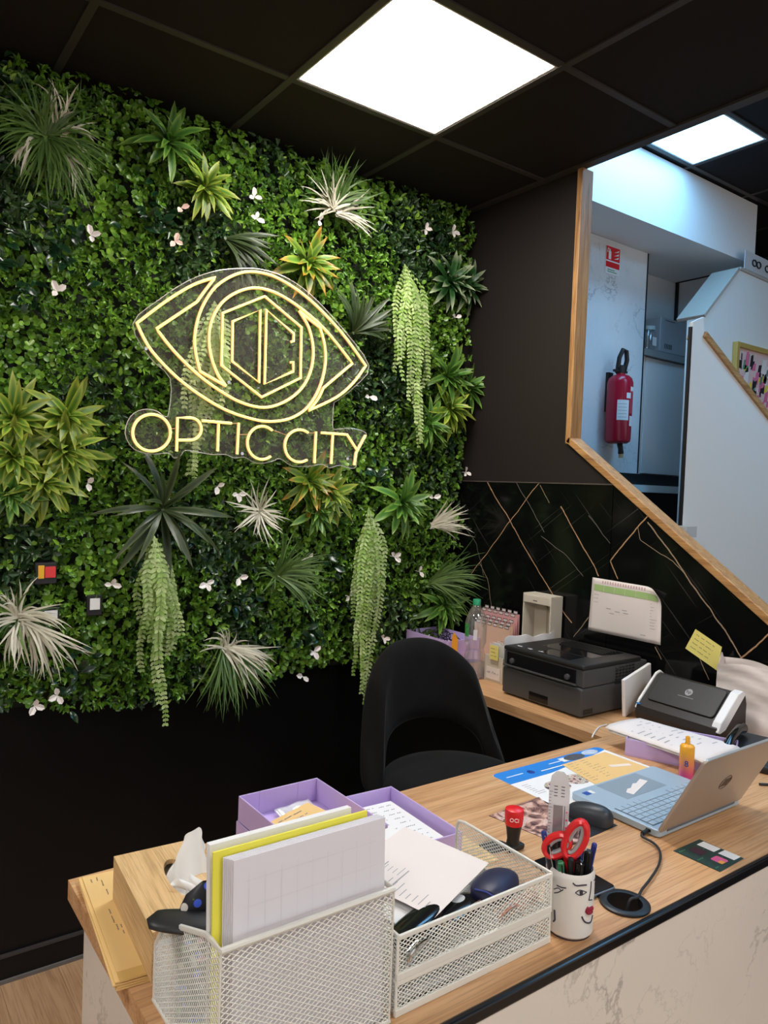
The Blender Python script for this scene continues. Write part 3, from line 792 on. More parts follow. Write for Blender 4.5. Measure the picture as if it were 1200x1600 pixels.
# rosettes of strap leaves
RM = {'green': strapmat('strap_green', (.06, .18, .028), (.18, .34, .055), (.26, .40, .07), .95),
      'lime': strapmat('strap_lime', (.10, .22, .022), (.36, .44, .055), (.42, .46, .07), .9),
      'orange': strapmat('strap_orange', (.10, .22, .02), (.30, .40, .05), (.60, .24, .03), .92),
      'whitetip': strapmat('strap_whitetip', (.02, .085, .022), (.06, .17, .04), (.55, .60, .38), .85),
      'dark': strapmat('strap_dark', (.026, .048, .016), (.075, .105, .035), (.10, .12, .045), .95)}
RL = {k: [leaf_data('leaf', .25, .22, m), leaf_data('leaf', .21, .42, m), leaf_data('leaf', .23, .05, m)] for k, m in RM.items()}
RD = {k: [leaf_data('leaf', .115, .15, m), leaf_data('leaf', .10, .40, m)] for k, m in RM.items()}
def rosette(px, py, rpx, kindc, label, n=27, lib=RL, y=2.535, name='strap_leaf_plant', elmax=1.25, fan=None):
    c = at(px, py, y=y); R = rpx * c.length_squared ** .5 / F_PX * 1.0
    R = rpx * (c - Vector((0, 0, CZ))).dot(CF) / F_PX * 1.15
    t = thing(name, label, 'plant', c, 0, 'leafy rosettes in the plant wall')
    rd = random.Random(int(px * 7 + py))
    for k in range(n):
        f = (k + .5) / n
        ph = k * 2.39996 + rd.uniform(-.25, .25)
        if fan: ph = math.radians(fan[0] + fan[1] * (2 * ((k * .618) % 1) - 1))
        el = elmax * (1 - f) ** .9 + rd.uniform(0, .2)
        d_ = Vector((math.cos(ph) * math.cos(el), -math.sin(el), math.sin(ph) * math.cos(el) - .10))
        leaf_obj(rd.choice(lib[kindc]), t, dir_basis(Vector((0, .01, 0)) + d_ * .006, d_, (rd.uniform(-.2, .2), -1, .45), R * (.66 + .48 * f) * rd.uniform(.85, 1.12)))
    MB().tube([(0, .06, 0), (0, .0, 0)], [.008, .006], 6).build('stem', RM['dark'], t)
    return t
for a in [
    (264, 222, 52, 'green', 'upper of two broad-leaved green rosettes near the ceiling, left of centre'),
    (320, 292, 45, 'lime', 'yellow-edged rosette just below the broad green rosette near the ceiling'),
    (481, 412, 50, 'orange', 'rosette with orange leaf tips overhanging the top of the eye sign'),
    (702, 440, 42, 'whitetip', 'green rosette with white leaf tips beside the brown wall, higher clump'),
    (729, 448, 34, 'whitetip', 'small white-tipped rosette poking past the plant wall edge'),
    (700, 588, 42, 'green', 'topmost green rosette of the clump right of the hanging fern'),
    (731, 606, 38, 'green', 'green rosette reaching over the plant wall edge beside the brown wall'),
    (702, 638, 40, 'lime', 'yellow-edged rosette in the middle of the right-hand clump'),
    (668, 664, 38, 'green', 'lowest green rosette of the clump beside the fern tip'),
    (20, 655, 60, 'lime', 'large yellow-green rosette cut by the left picture edge, upper one'),
    (104, 652, 56, 'lime', 'large yellow-green rosette at upper right of the left-hand clump'),
    (102, 705, 58, 'lime', 'large yellow-green rosette at the centre right of the left-hand clump'),
    (20, 715, 60, 'lime', 'large yellow-green rosette at the left picture edge, middle one'),
    (68, 755, 52, 'lime', 'yellow-green rosette at the bottom centre of the left-hand clump'),
    (14, 770, 48, 'green', 'green rosette at the bottom left corner of the left-hand clump'),
    (483, 752, 44, 'orange', 'rosette with an orange upright leaf right below the sign lettering'),
    (514, 772, 42, 'lime', 'yellow-green rosette below the letters of the second word'),
    (494, 800, 36, 'green', 'drooping green rosette lowest under the sign lettering'),
    (628, 786, 46, 'green', 'long-leaved green rosette between the hanging fern and white spiky grass'),
    (692, 948, 38, 'green', 'upright green rosette just above the lilac trays')]:
    rosette(*a)
rosette(254, 796, 92, 'dark', 'dark spiky yucca above the left hanging fern', 22, RD, name='yucca_plant', elmax=.9)
rosette(352, 372, 78, 'dark', 'dark spiky yucca leaning over the top of the eye sign', 18, RD, name='yucca_plant', elmax=.7, fan=(-22, 48))
rosette(552, 520, 70, 'dark', 'dark fan-leaved yucca half hidden behind the eye sign tip', 20, RD, name='yucca_plant', elmax=.6, fan=(65, 55))

# tufts of grass
def blades(n, R, fan, rd, wd, droop, col_a, col_b, tip=None):
    """n arching blades from the origin; fan = (centre angle, half spread)"""
    vs, fs, cs = [], [], []
    for k in range(n):
        ph = fan[0] + rd.uniform(-1, 1) * fan[1]; el = rd.uniform(.05, .75); L = R * rd.uniform(.6, 1.15)
        p = Vector((rd.gauss(0, .006), rd.gauss(0, .004), rd.gauss(0, .006)))
        d_ = Vector((math.cos(ph) * math.cos(el), -math.sin(el), math.sin(ph) * math.cos(el)))
        t_ = rd.uniform(0, 1); c = [a + (b - a) * t_ for a, b in zip(col_a, col_b)]
        o = len(vs); S = 6
        dr = droop * rd.uniform(.4, 1.5); lat = Vector((rd.gauss(0, .09), 0, rd.gauss(0, .05)))
        for i in range(S + 1):
            f = i / S
            sd = d_.cross(Vector((rd.uniform(-.1, .1), -1, .2))); sd = sd.normalized() if sd.length > 1e-5 else Vector((0, 0, 1))
            ww = wd * (.55 + .6 * math.sin(PI * min(1, f * .9 + .1))) * (1 - f ** 4) + .0002
            vs += [p + sd * ww, p - sd * ww]
            cc = c if tip is None else [a + (b - a) * max(0, (f - .55) / .45) for a, b in zip(c, tip)]
            cs += [cc, cc]
            p = p + d_ * (L / S); d_ = (d_ + lat + Vector((0, .03, -dr / S * (1 + f)))).normalized()
        for i in range(S): fs.append((o + 2 * i, o + 2 * i + 1, o + 2 * i + 3, o + 2 * i + 2))
    return np.array([tuple(q) for q in vs]), np.array(fs), np.array(cs)
GREENS = ((.045, .10, .020), (.15, .25, .055)); WHITES = ((.50, .46, .34), (.82, .78, .64))
M_GRASS = leafmat('grass_blade', .45, .2)
def tuft(px, py, rpx, label, green=None, white=None, y=2.53, droop=.5):
    c = at(px, py, y=y); s = (c - Vector((0, 0, CZ))).dot(CF) / F_PX
    t = thing('grass_tuft', label, 'plant', c, 0, 'grass tufts in the plant wall'); rd = random.Random(int(px * 3 + py * 5))
    if green:
        for (n, r, ca, sp) in green:
            V, Fq, C = blades(n, r * s, (math.radians(ca), math.radians(sp)), rd, .0026, droop, *GREENS)
            np_mesh('green_blades', V, Fq, C, M_GRASS, t)
    if white:
        for (n, r, ca, sp, ox, oy) in white:
            V, Fq, C = blades(n, r * s, (math.radians(ca), math.radians(sp)), rd, .0029, droop, *WHITES)
            np_mesh('cream_blades', V + np.array([ox * s, -.015, -oy * s]), Fq, C, M_GRASS, t)
tuft(72, 215, 100, 'big green and cream grass tuft high at the left near the ceiling', [(120, 100, 0, 180), (45, 105, -40, 60)],
     [(9, 62, 85, 22, 18, -25), (12, 52, 10, 40, 20, -10), (10, 58, 235, 22, -22, 10), (10, 62, -50, 22, 28, 20)], droop=.8)
tuft(518, 328, 70, 'cream grass tuft with green blades above it, over the eye sign', [(60, 85, 80, 75)], [(20, 62, 165, 50, 0, 0), (20, 66, 0, 35, 6, 4), (14, 55, 75, 60, 0, 0)])
tuft(402, 798, 46, 'round cream spiky tuft directly under the first sign word', [(10, 38, 90, 180)], [(38, 56, 90, 180, 0, 0)], droop=.15)
tuft(672, 820, 50, 'cream spiky tuft fanning right near the black marble', None, [(40, 62, 15, 38, 0, 0)], droop=.15)
tuft(28, 962, 60, 'cream striped tuft at the left edge above the desk end', [(30, 60, 0, 180)], [(16, 62, 130, 60, 0, 0), (30, 108, -45, 25, 8, 8), (16, 75, -110, 35, 0, 10), (10, 70, 15, 15, 0, 0)], droop=.6)
tuft(350, 1010, 60, 'cream striped tuft with trailing green blades at the plant wall bottom', [(70, 105, -75, 45)], [(34, 88, -30, 32, 0, 0), (12, 45, 120, 80, 0, 0)], droop=.6)
tuft(432, 900, 70, 'dark green grass tuft left of the middle hanging fern', [(75, 86, 20, 60), (12, 40, 180, 80)])
tuft(672, 910, 70, 'dark green grass tuft fanning over the black marble edge', [(80, 92, 5, 50)])

# hanging ferns
M_FERN = leafmat('hanging_fern_leaf', .5, .25)
def frond(path, lw, ll, rd, ca, cb):
    vs, fs, cs = [], [], []
    P = [Vector(q) for q in path]
    for i in range(1, len(P)):
        d_ = (P[i] - P[i - 1]).normalized(); f = i / len(P)
        taper = min(1, 4 * f) * (1 - .55 * f)
        t_ = rd.uniform(0, 1); c = [a + (b - a) * t_ for a, b in zip(ca, cb)]
        for s in (-1, 1):
            side = Vector((s, -.25 + rd.uniform(-.2, .2), -.55 + rd.uniform(-.25, .25))) + d_ * .35
            side.normalize(); nn = side.cross(Vector((0, -1, 0.2))).normalized()
            L, W = ll * taper * rd.uniform(.8, 1.2), lw * rd.uniform(.8, 1.2) * (.6 + .4 * taper); b = P[i]; o = len(vs)
            vs += [b, b + side * L * .35 + nn * W, b + side * L * .8 + nn * W * .7, b + side * L, b + side * L * .8 - nn * W * .7, b + side * L * .35 - nn * W]
            cs += [[q * .75 for q in c]] + [c] * 5
            fs += [(o, o + 1, o + 2, o + 3), (o, o + 3, o + 4, o + 5)]
        o = len(vs); a, b = P[i - 1], P[i]; q = Vector((.0012, 0, 0))
        vs += [a - q, a + q, b + q, b - q]; fs.append((o, o + 1, o + 2, o + 3)); cs += [[x * .8 for x in c]] * 4
    return np.array([tuple(q) for q in vs]), np.array(fs), np.array(cs)
def fern(top, bot, halfpx, n, label, y=2.50, ca=(.34, .54, .10), cb=(.68, .80, .36)):
    c = at(*top, y=y); e = at(*bot, y=y); s = (c - Vector((0, 0, CZ))).dot(CF) / F_PX
    H = c.z - e.z; W = halfpx * s; t = thing('hanging_fern', label, 'plant', c, 0, 'pale trailing ferns in the plant wall')
    rd = random.Random(int(top[0]))
    for k in range(n):
        u = -1 + 2 * (k + .5) / n + rd.uniform(-.15, .15); longest = abs(u - .15) < .25
        Lh = H * (rd.uniform(.86, 1.0) if longest else rd.uniform(.50, .86) * (1 - .25 * abs(u)))
        yo = rd.uniform(-.045, .035); m = int(Lh / .0155)
        drift = (e.x - c.x)
        path = []
        for i in range(m + 1):
            f = i / m; g_ = f * Lh / H
            spread = math.sin(min(1, g_ * 2.2) * PI / 2) * (1 - .55 * max(0, g_ - .55) / .45)
            path.append((u * W * spread + drift * g_ + .011 * math.sin(7 * f + 2.3 * k) * min(1, 4 * f), yo * min(1, 5 * f) - .03 * math.sin(PI * min(1, g_ * 1.6)), -f * Lh))
        br = rd.uniform(.7, 1.1)
        V, Fq, C = frond(path, .0062, .031, rd, [q * br for q in ca], [q * br for q in cb])
        np_mesh('frond', V, Fq, C, M_FERN, t)
fern((632, 412), (648, 698), 36, 15, 'bright hanging fern right of the eye sign')
fern((240, 835), (248, 1136), 34, 15, 'long pale hanging fern on the left reaching below the plant wall')
fern((576, 792), (560, 1092), 30, 15, 'hanging fern in the middle ending behind the black chair')
fern((335, 470), (300, 760), 32, 13, 'hanging fern seen through the clear acrylic of the sign', y=2.535)

# small white blossoms
M_PETAL = mat('white_petal', (.80, .74, .70), .7, sub=.05)
M_PETALP = mat('pink_petal', (.78, .55, .46), .7)
def petals(name, m, parent, c, seed):
    rd = random.Random(seed); mb = MB(); n = rd.choice((2, 2, 3, 3)); a0 = rd.uniform(0, 6.28)
    for k in range(n):
        ph = a0 + k * 2 * PI / n * .8 + rd.uniform(-.2, .2); el = rd.uniform(.25, .7)
        d_ = Vector((math.cos(ph) * math.cos(el), -math.sin(el), math.sin(ph) * math.cos(el))); L = rd.uniform(.026, .038)
        z = Vector((0, -1, .2)); z = (z - d_ * z.dot(d_)).normalized(); y_ = z.cross(d_)
        pr = [(0, 0, 0), (.4, .3, .08), (.8, .26, .05), (1, 0, -.1), (.8, -.26, .05), (.4, -.3, .08)]
        mb.add([tuple(d_ * L * a + y_ * L * b + z * L * g) for a, b, g in pr], [(0, 1, 2, 3), (0, 3, 4, 5)])
    mb.tube([(0, .03, 0), (0, 0, 0)], .001, 5)
    return mb.build(name, m, parent, loc=c)
for px, py, lb in [
    (142, 368, 'white blossom below the big grass tuft at upper left'), (283, 325, 'pale pink blossom between the two ceiling rosettes'),
    (397, 308, 'white blossom above the eye sign, left of the cream tuft'), (400, 342, 'white blossom just above the leaning yucca'),
    (89, 455, 'white blossom left of the eye sign, level with its top'), (273, 377, 'tiny pink blossom above the left corner of the eye sign'),
    (577, 620, 'white blossom right of the sign, beside its lower corner'), (712, 496, 'white blossom right of the fern, below the white-tipped rosette'),
    (707, 362, 'white blossom near the top right corner of the plant wall'), (665, 358, 'white blossom above the bright hanging fern'),
    (728, 738, 'pair of white petals at the right edge above the marble'), (137, 755, 'white blossom at the right of the yellow-green clump'),
    (340, 760, 'white blossom under the sign between fern and cream tuft'), (372, 772, 'pink-white blossom touching the round cream tuft'),
    (175, 914, 'white blossom left of the long pale fern'), (323, 912, 'white blossom right of the long pale fern'),
    (374, 903, 'white blossom left of the dark grass tuft'), (478, 873, 'upright white blossom above the dark grass tuft'),
    (546, 932, 'white blossom left of the middle hanging fern'), (616, 870, 'four-petalled white blossom right of the middle fern'),
    (655, 893, 'wide white blossom near the marble edge'), (677, 778, 'white blossom above the fanning cream tuft'),
    (490, 1018, 'white blossom low between cream tuft and chair'), (600, 997, 'white blossom right above the chair back'),
    (473, 1057, 'white blossom hanging at the bottom edge of the foliage'), (54, 1103, 'white blossom at the bottom left of the foliage'),
    (90, 1087, 'small white blossom low on the left, above another blossom'), (500, 345, 'white blossom beneath the cream tuft over the sign')]:
    o = petals('blossom', M_PETALP if 'pink blossom' in lb else M_PETAL, None, at(px, py, y=2.53), int(px + py)); tag(o, lb, 'flower', 'blossoms in the plant wall')

# sockets half hidden in the leaves
def socket(px, py, label, w_, h_, inner):
    c = at(px, py, y=2.545); t = thing('wall_socket', label, 'socket', c, 0, 'electrical fittings in the plant wall')
    MB().box(-w_ / 2, w_ / 2, 0, .10, -h_ / 2, h_ / 2).build('black_frame', M_BLACK, t, bevel=.003)
    for (x0, x1, z0, z1, m, nm) in inner: MB().box(x0, x1, -.004, 0, z0, z1).build(nm, m, t, bevel=.001)
socket(72, 896, 'black wall box with red and yellow stickers among the leaves', .066, .070, [(-.024, -.006, -.016, .026, mat('sticker_yellow', (.80, .42, .03), .5), 'yellow_sticker'), (-.004, .028, -.014, .022, mat('sticker_red', (.70, .04, .04), .5), 'red_sticker')])
socket(148, 946, 'white rocker switch in a black frame beside the pale fern', .050, .070, [(-.016, .016, -.014, .024, M_WHITE, 'rocker')])
socket(74, 962, 'white socket in a black frame behind the cream tuft', .080, .052, [(-.010, .030, -.010, .016, M_WHITE, 'socket_insert')])

# ================================================================== neon sign
SY = 2.445
def zp(x, y): return (180 + x / 2.857, 400 + y / 2.857)
SO = at(400, 700, y=SY)
ns = thing('neon_sign', 'glowing yellow neon eye sign with two words on a clear acrylic plate', 'sign', SO)
def S3(x, y, dy=0): p = at(*zp(x, y), y=SY); return Vector((p.x - SO.x, dy, p.z - SO.z))
def stroke(pieces, name, closed=False, label=None):
    """pieces: lists of points, each a smooth run; runs meet in corners"""
    path = []
    for run in pieces:
        P = [S3(*q) for q in run]
        sm = smooth_path(P, sub=5) if len(P) > 2 else P
        if path and (sm[0] - path[-1]).length < 1e-5: sm = sm[1:]
        path += sm
    if closed and (path[0] - path[-1]).length < 1e-4: path = path[:-1]
    mb = MB(); mb.tube(path, .0046, 8, closed)
    o = mb.build(name, M_NEON, ns, smooth=True, label=label)
    mb = MB(); mb.tube([p + Vector((0, .0062, 0)) for p in path], .0056, 6, closed)
    mb.build('tube_jacket', M_NEONJ, o)
    return o
stroke([[(448, 95), (350, 128), (230, 200), (97, 300)], [(97, 300), (165, 425), (310, 570), (480, 680), (620, 729), (710, 738), (790, 722), (860, 675), (912, 590), (938, 490), (936, 400), (915, 320)], [(915, 320), (822, 245)],
        [(822, 245), (865, 320), (885, 420), (873, 515), (830, 595), (755, 652), (665, 676), (560, 652), (455, 592), (360, 520), (260, 420), (185, 325)], [(185, 325), (365, 205)], [(365, 205), (405, 150), (448, 95)]], 'eye_outline_tube', True)
stroke([[(495, 580), (452, 515), (422, 410), (428, 300), (478, 208), (565, 153), (660, 145), (780, 198), (930, 320), (1060, 480)], [(1060, 480), (930, 590)], [(930, 590), (905, 640), (865, 690)], [(865, 690), (990, 630), (1065, 565), (1120, 490)],
        [(1120, 490), (1010, 340), (870, 195), (740, 105), (640, 72), (550, 78), (452, 135), (386, 235), (357, 345), (360, 430), (380, 515)], [(380, 515), (495, 580)]], 'iris_outline_tube', True)
stroke([[(668, 180), (832, 318)], [(832, 318), (828, 545)], [(828, 545), (655, 630)], [(655, 630), (475, 488)], [(475, 488), (480, 255)], [(480, 255), (668, 180)]], 'hexagon_tube', True)
stroke([[(648, 240), (525, 292)], [(525, 292), (523, 470)], [(523, 470), (643, 565)], [(643, 565), (648, 240)]], 'half_hexagon_tube', True)
stroke([[(784, 383), (797, 381)], [(797, 381), (797, 345)], [(797, 345), (676, 240)], [(676, 240), (668, 572)], [(668, 572), (796, 515)], [(796, 515), (795, 472)], [(795, 472), (782, 476)]], 'c_shaped_tube')
def ell(cx, cy, rx, ry, a0, a1, n=18): return [(cx + rx * math.cos(math.radians(a0 + (a1 - a0) * k / n)), cy - ry * math.sin(math.radians(a0 + (a1 - a0) * k / n))) for k in range(n + 1)]
stroke([ell(163, 789, 84, 82, 0, 360, 28)], 'letter_o_tube', True)
stroke([[(275, 872), (279, 722)], [(279, 722), (325, 722)], ell(335, 772, 50, 50, 90, -90, 12), [(335, 822), (280, 822)]], 'letter_p_tube')
o = stroke([[(388, 735), (520, 747)]], 'letter_t_bar_tube'); stroke([[(462, 750), (458, 872)]], 'letter_t_stem_tube')
stroke([[(552, 745), (545, 885)]], 'letter_i_tube')
stroke([ell(657, 834, 66, 74, 48, 305, 20)], 'letter_c_tube')
stroke([ell(824, 848, 66, 72, 55, 300, 20)], 'letter_c_tube')
stroke([[(897, 784), (890, 924)]], 'letter_i_tube')
stroke([[(920, 789), (1032, 797)]], 'letter_t_bar_tube'); stroke([[(972, 799), (965, 928)]], 'letter_t_stem_tube')
stroke([[(1034, 795), (1080, 866)]], 'letter_y_arm_tube'); stroke([[(1118, 800), (1076, 878)], [(1076, 878), (1068, 934)]], 'letter_y_stem_tube')
ol = [(85, 300), (200, 193), (330, 108), (450, 64), (560, 52), (660, 56), (770, 92), (885, 172), (1025, 322), (1142, 488), (1080, 580), (1000, 645), (985, 660), (980, 762), (1000, 772), (1060, 768), (1122, 785), (1128, 810), (1092, 880), (1085, 938), (1060, 948), (1010, 935), (965, 946), (930, 930), (880, 938), (800, 938), (745, 905), (705, 918), (640, 926), (585, 898), (540, 902), (500, 886), (440, 886), (380, 876), (320, 868), (300, 890), (270, 902), (245, 880), (165, 884), (88, 860), (50, 790), (75, 715), (130, 684), (190, 690), (225, 714), (246, 698), (252, 545), (160, 450)]
P2 = smooth_path([S3(*q) for q in ol], True, 3)
MB().prism([(p.x, p.z) for p in P2], .012, .017, 'y').build('acrylic_plate', M_CLEAR, ns)
edge = MB(); edge.tube([Vector((p.x, .0145, p.z)) for p in P2], .0016, 5, True); edge.build('acrylic_edge', clear_mat('acrylic_edge', (.9, .86, .78), .55, .1), ns)
for q in ((510, 563), (140, 412), (570, 882), (1040, 905)):
    p = S3(*q); MB().lathe([(.0, -.004), (.006, -.004), (.006, .012), (.004, .012), (.004, .12), (0, .12)], 14, T(p.x, 0.008, p.z) @ RX(-PI / 2)).build('standoff', M_STEEL, ns, smooth=True)
tw = MB()
for a, b in (((250, 770), (272, 770)), ((520, 748), (552, 746)), ((385, 738), (398, 738)), ((560, 797), (592, 797)), ((700, 775), (770, 800)), ((866, 790), (897, 790))):
    tw.tube([S3(*a, .004), S3(*b, .004)], .0014, 5)
tw.build('lead_wire', M_NEONJ, ns)

# ================================================================== chair
ch = thing('velvet_chair', 'black velvet shell-back chair tucked behind the desk', 'chair', (1.500, 1.64, 0), math.radians(-6))
SZ = .86
def back_pt(u, v, off):
    a = u * 1.28
    R = .245 + off
    x = R * math.sin(a) / math.sin(1.28) * (1.0 - .10 * v * v); y = .205 + off - .22 * (1 - math.cos(a)) + .05 * v
    zt = 1.208 - .20 * abs(u) ** 2.3 - .10 * max(0, abs(u) - .75) / .25
    hole = .72
    zb = SZ - .06 if abs(u) > hole else SZ - .03 + .125 * math.sqrt(max(0, 1 - (u / hole) ** 2))
    return (x, y, zb + (zt - zb) * v)
mb = MB()
NU, NV = 41, 12
vs = []
for side in (0, 1):
    for j in range(NV):
        for i in range(NU):
            v = j / (NV - 1); e_ = min(1, min(v, 1 - v) * 6, (1 - abs(-1 + 2 * i / (NU - 1))) * 8)
            th = .012 + .016 * max(0, e_) ** .5
            vs.append(back_pt(-1 + 2 * i / (NU - 1), v, th if side else -th))
fs = []
for side in (0, 1):
    o_ = side * NU * NV
    for j in range(NV - 1):
        for i in range(NU - 1):
            q = (o_ + j * NU + i, o_ + j * NU + i + 1, o_ + (j + 1) * NU + i + 1, o_ + (j + 1) * NU + i)
            fs.append(q if side else q[::-1])
N2 = NU * NV
for i in range(NU - 1):
    fs.append((i, i + 1, N2 + i + 1, N2 + i)); k = (NV - 1) * NU
    fs.append((k + i, N2 + k + i, N2 + k + i + 1, k + i + 1))
for j in range(NV - 1):
    fs.append((j * NU, N2 + j * NU, N2 + (j + 1) * NU, (j + 1) * NU)); k = NU - 1
    fs.append((j * NU + k, (j + 1) * NU + k, N2 + (j + 1) * NU + k, N2 + j * NU + k))
mb.add(vs, fs); mb.build('backrest', M_VELVET, ch, smooth=True, subsurf=1)
MB().grid(lambda u, v: ((.225 * min(1, math.sin(PI * v) ** .35)) * math.cos(2 * PI * u) * (1 if 0 < v < 1 else 0), (.225 * min(1, math.sin(PI * v) ** .35)) * math.sin(2 * PI * u) * (1 if 0 < v < 1 else 0) - .01, SZ - .07 + .07 * (1 - math.cos(PI * v)) / 2 + (.0)), 36, 12, closed_u=True).build('seat', M_VELVET, ch, smooth=True, subsurf=1)
for sx in (-1, 1):
    for sy in (-1, 1):
        MB().tube([(sx * .15, sy * .13, SZ - .06), (sx * .24, sy * .22, 0.0)], [.016, .010], 10).build('leg', M_BLACK, ch, smooth=True)

# ================================================================== things on the desk
def slab(pts, z0, z1, name, m, parent=None, bevel=0): return MB().prism([(p[0], p[1]) for p in pts], z0, z1).build(name, m, parent, bevel=bevel)
rd = random.Random(3)

# --- kraft envelopes under the tissue box
EA = math.atan2(-.028, .317)
def env_print(t, z):
    p = MB()
    for k, (y, n) in enumerate(((.13, 2), (.115, 2), (.02, 1), (-.05, 1), (-.06, 1))): pass
    return p
for k in range(5):
    dx, dy, rz = (0, 0, 0) if k == 4 else (rd.uniform(-.008, .003), rd.uniform(-.010, .004), rd.uniform(-.02, .02))
    lb = ['kraft envelope at the very bottom of the stack on the desk end', 'kraft envelope second from the bottom of the desk end stack', 'kraft envelope in the middle of the desk end stack',
          'kraft envelope second from the top of the desk end stack', 'topmost kraft envelope with printed address beside the tissue box'][k]
    t = thing('kraft_envelope', lb, 'envelope', (.422 + dx, 1.205 + dy, DESK + .0005 + k * .0024), EA + rz, 'kraft envelopes stacked on the desk end')
    MB().box(-.074, .074, -.160, .160, 0, .0020).build('envelope_body', M_KRAFT, t)
    if k == 4:
        MB().box(-.074, .074, -.1605, -.137, .0020, .0023).build('flap', mat('kraft_flap', (.62, .38, .12), .75), t)
        p = MB()
        for (x, y, ln) in ((-.062, .145, .014), (-.052, .148, .02), (-.046, .135, .03), (-.044, .10, .022), (-.052, .035, .045), (-.050, -.015, .022), (-.044, -.018, .034), (-.038, -.020, .04)):
            m = T(x, y, .0022) @ RZ(-PI / 2); q = MB(); scribble(q, 0, ln, 0, .0032, 0, rd, .0004); p.add(q.v, q.f, m)
        p.build('address_print', M_INK, t)

# --- oak tissue box with a tissue
t = thing('tissue_box', 'pale oak tissue box cover on the desk end', 'tissue box', (.448, 1.142, DESK + .0127), math.radians(-4.2))
BW, BL, BH = .070, .124, .074
bm = bmesh.new()
ou = [bm.verts.new((x, y, BH)) for x, y in ((-BW, -BL), (BW, -BL), (BW, BL), (-BW, BL))]
inn = [bm.verts.new((.010 + .021 * math.cos(2 * PI * k / 28), .005 + .066 * math.sin(2 * PI * k / 28), BH)) for k in range(28)]
ed = [bm.edges.new((ou[i], ou[(i + 1) % 4])) for i in range(4)] + [bm.edges.new((inn[i], inn[(i + 1) % 28])) for i in range(28)]
bmesh.ops.triangle_fill(bm, use_beauty=True, edges=ed)
for f in list(bm.faces):
    if all(((v.co.x - .01) / .021) ** 2 + ((v.co.y - .005) / .066) ** 2 < 1.02 for v in f.verts): bm.faces.remove(f)
ex = bmesh.ops.extrude_face_region(bm, geom=bm.faces[:])
bmesh.ops.translate(bm, vec=(0, 0, -.008), verts=[v for v in ex['geom'] if isinstance(v, bmesh.types.BMVert)])
bmesh.ops.recalc_face_normals(bm, faces=bm.faces)
me = bpy.data.meshes.new('lid_panel'); bm.to_mesh(me); bm.free(); me.materials.append(M_OAK_BOX)
o = bpy.data.objects.new('lid_panel', me); COL.objects.link(o); o.parent = t
for nm, a in (('side_panel', (-BW, -BW + .008, -BL, BL)), ('side_panel', (BW - .008, BW, -BL, BL)), ('end_panel', (-BW + .008, BW - .008, -BL, -BL + .008)), ('end_panel', (-BW + .008, BW - .008, BL - .008, BL))):
    MB().box(*a, 0, BH - .008).build(nm, M_OAK_BOX, t)
MB().box(-.05, .05, -.10, .10, .004, .052).build('tissue_pack', M_TISSUE, t)
def tis(u, v):
    a = (u - .5); w_ = .030 + .030 * math.sin(PI * min(1, v * 1.15))
    return (.012 + a * w_ * 1.2 + .030 * v + .005 * math.sin(9 * u + 3 * v), .000 + .030 * v - .02 * a + .010 * math.sin(7 * u) * (1 - v) + .004 * math.sin(17 * u + 5 * v), .050 + .088 * v * (1 - .35 * (a * 2) ** 2))
MB().grid(tis, 14, 14).build('tissue', M_TISSUE, t, smooth=True, subsurf=1)
def tis2(u, v):
    a = (u - .5); return (.012 + a * .034 + .012 * math.sin(5 * v), -.045 + .02 * v + .006 * math.sin(13 * u), .062 + .026 * v + .006 * math.sin(11 * u + 4 * v))
MB().grid(tis2, 10, 8).build('tissue_fold', M_TISSUE, t, smooth=True, subsurf=1)

# --- wire mesh file holder
HX0, HX1, HY0, HY1 = .365, .617, .785, 1.000
prof = [(HY1, .004), (HY1, .082), (.962, .134), (.825, .187), (HY0, .189), (HY0, .004)]
fh = thing('file_holder', 'white wire mesh file holder full of papers at the near desk corner', 'file holder', (HX0, HY0, DESK))
mb = MB()
for x in (HX0, HX1): lattice(mb, [(y - HY0, z) for y, z in prof], basis((x - HX0, 0, 0), (0, 1, 0), (0, 0, 1), (1, 0, 0)))
lattice(mb, [(0, .004), (HX1 - HX0, .004), (HX1 - HX0, .189), (0, .189)], basis((0, 0, 0), (1, 0, 0), (0, 0, 1), (0, -1, 0)))
lattice(mb, [(0, .004), (HX1 - HX0, .004), (HX1 - HX0, .082), (0, .082)], basis((0, HY1 - HY0, 0), (1, 0, 0), (0, 0, 1), (0, -1, 0)))
lattice(mb, [(0, 0), (HX1 - HX0, 0), (HX1 - HX0, HY1 - HY0), (0, HY1 - HY0)], basis((0, 0, .004), (1, 0, 0), (0, 1, 0), (0, 0, 1)))
mb.build('wire_mesh', M_WIRE, fh, kind='stuff')
W_, Dp = HX1 - HX0, HY1 - HY0
rp = [(0, 0, .189), (W_, 0, .189), (W_, .04, .188), (W_, .177, .134), (W_, Dp, .082), (0, Dp, .082), (0, .177, .134), (0, .04, .188)]
mb = MB(); mb.tube(rp, .0040, 8, True); mb.build('top_rim', M_WIRE, fh, smooth=True)
mb = MB(); mb.tube([(0, 0, .004), (W_, 0, .004), (W_, Dp, .004), (0, Dp, .004)], .0034, 8, True); mb.build('bottom_rim', M_WIRE, fh, smooth=True)
for x, y, h in ((0, 0, .189), (W_, 0, .189), (0, Dp, .082), (W_, Dp, .082)):
    mb = MB(); mb.tube([(x, y, .004), (x, y, h)], .0018, 6); mb.build('corner_wire', M_WIRE, fh)
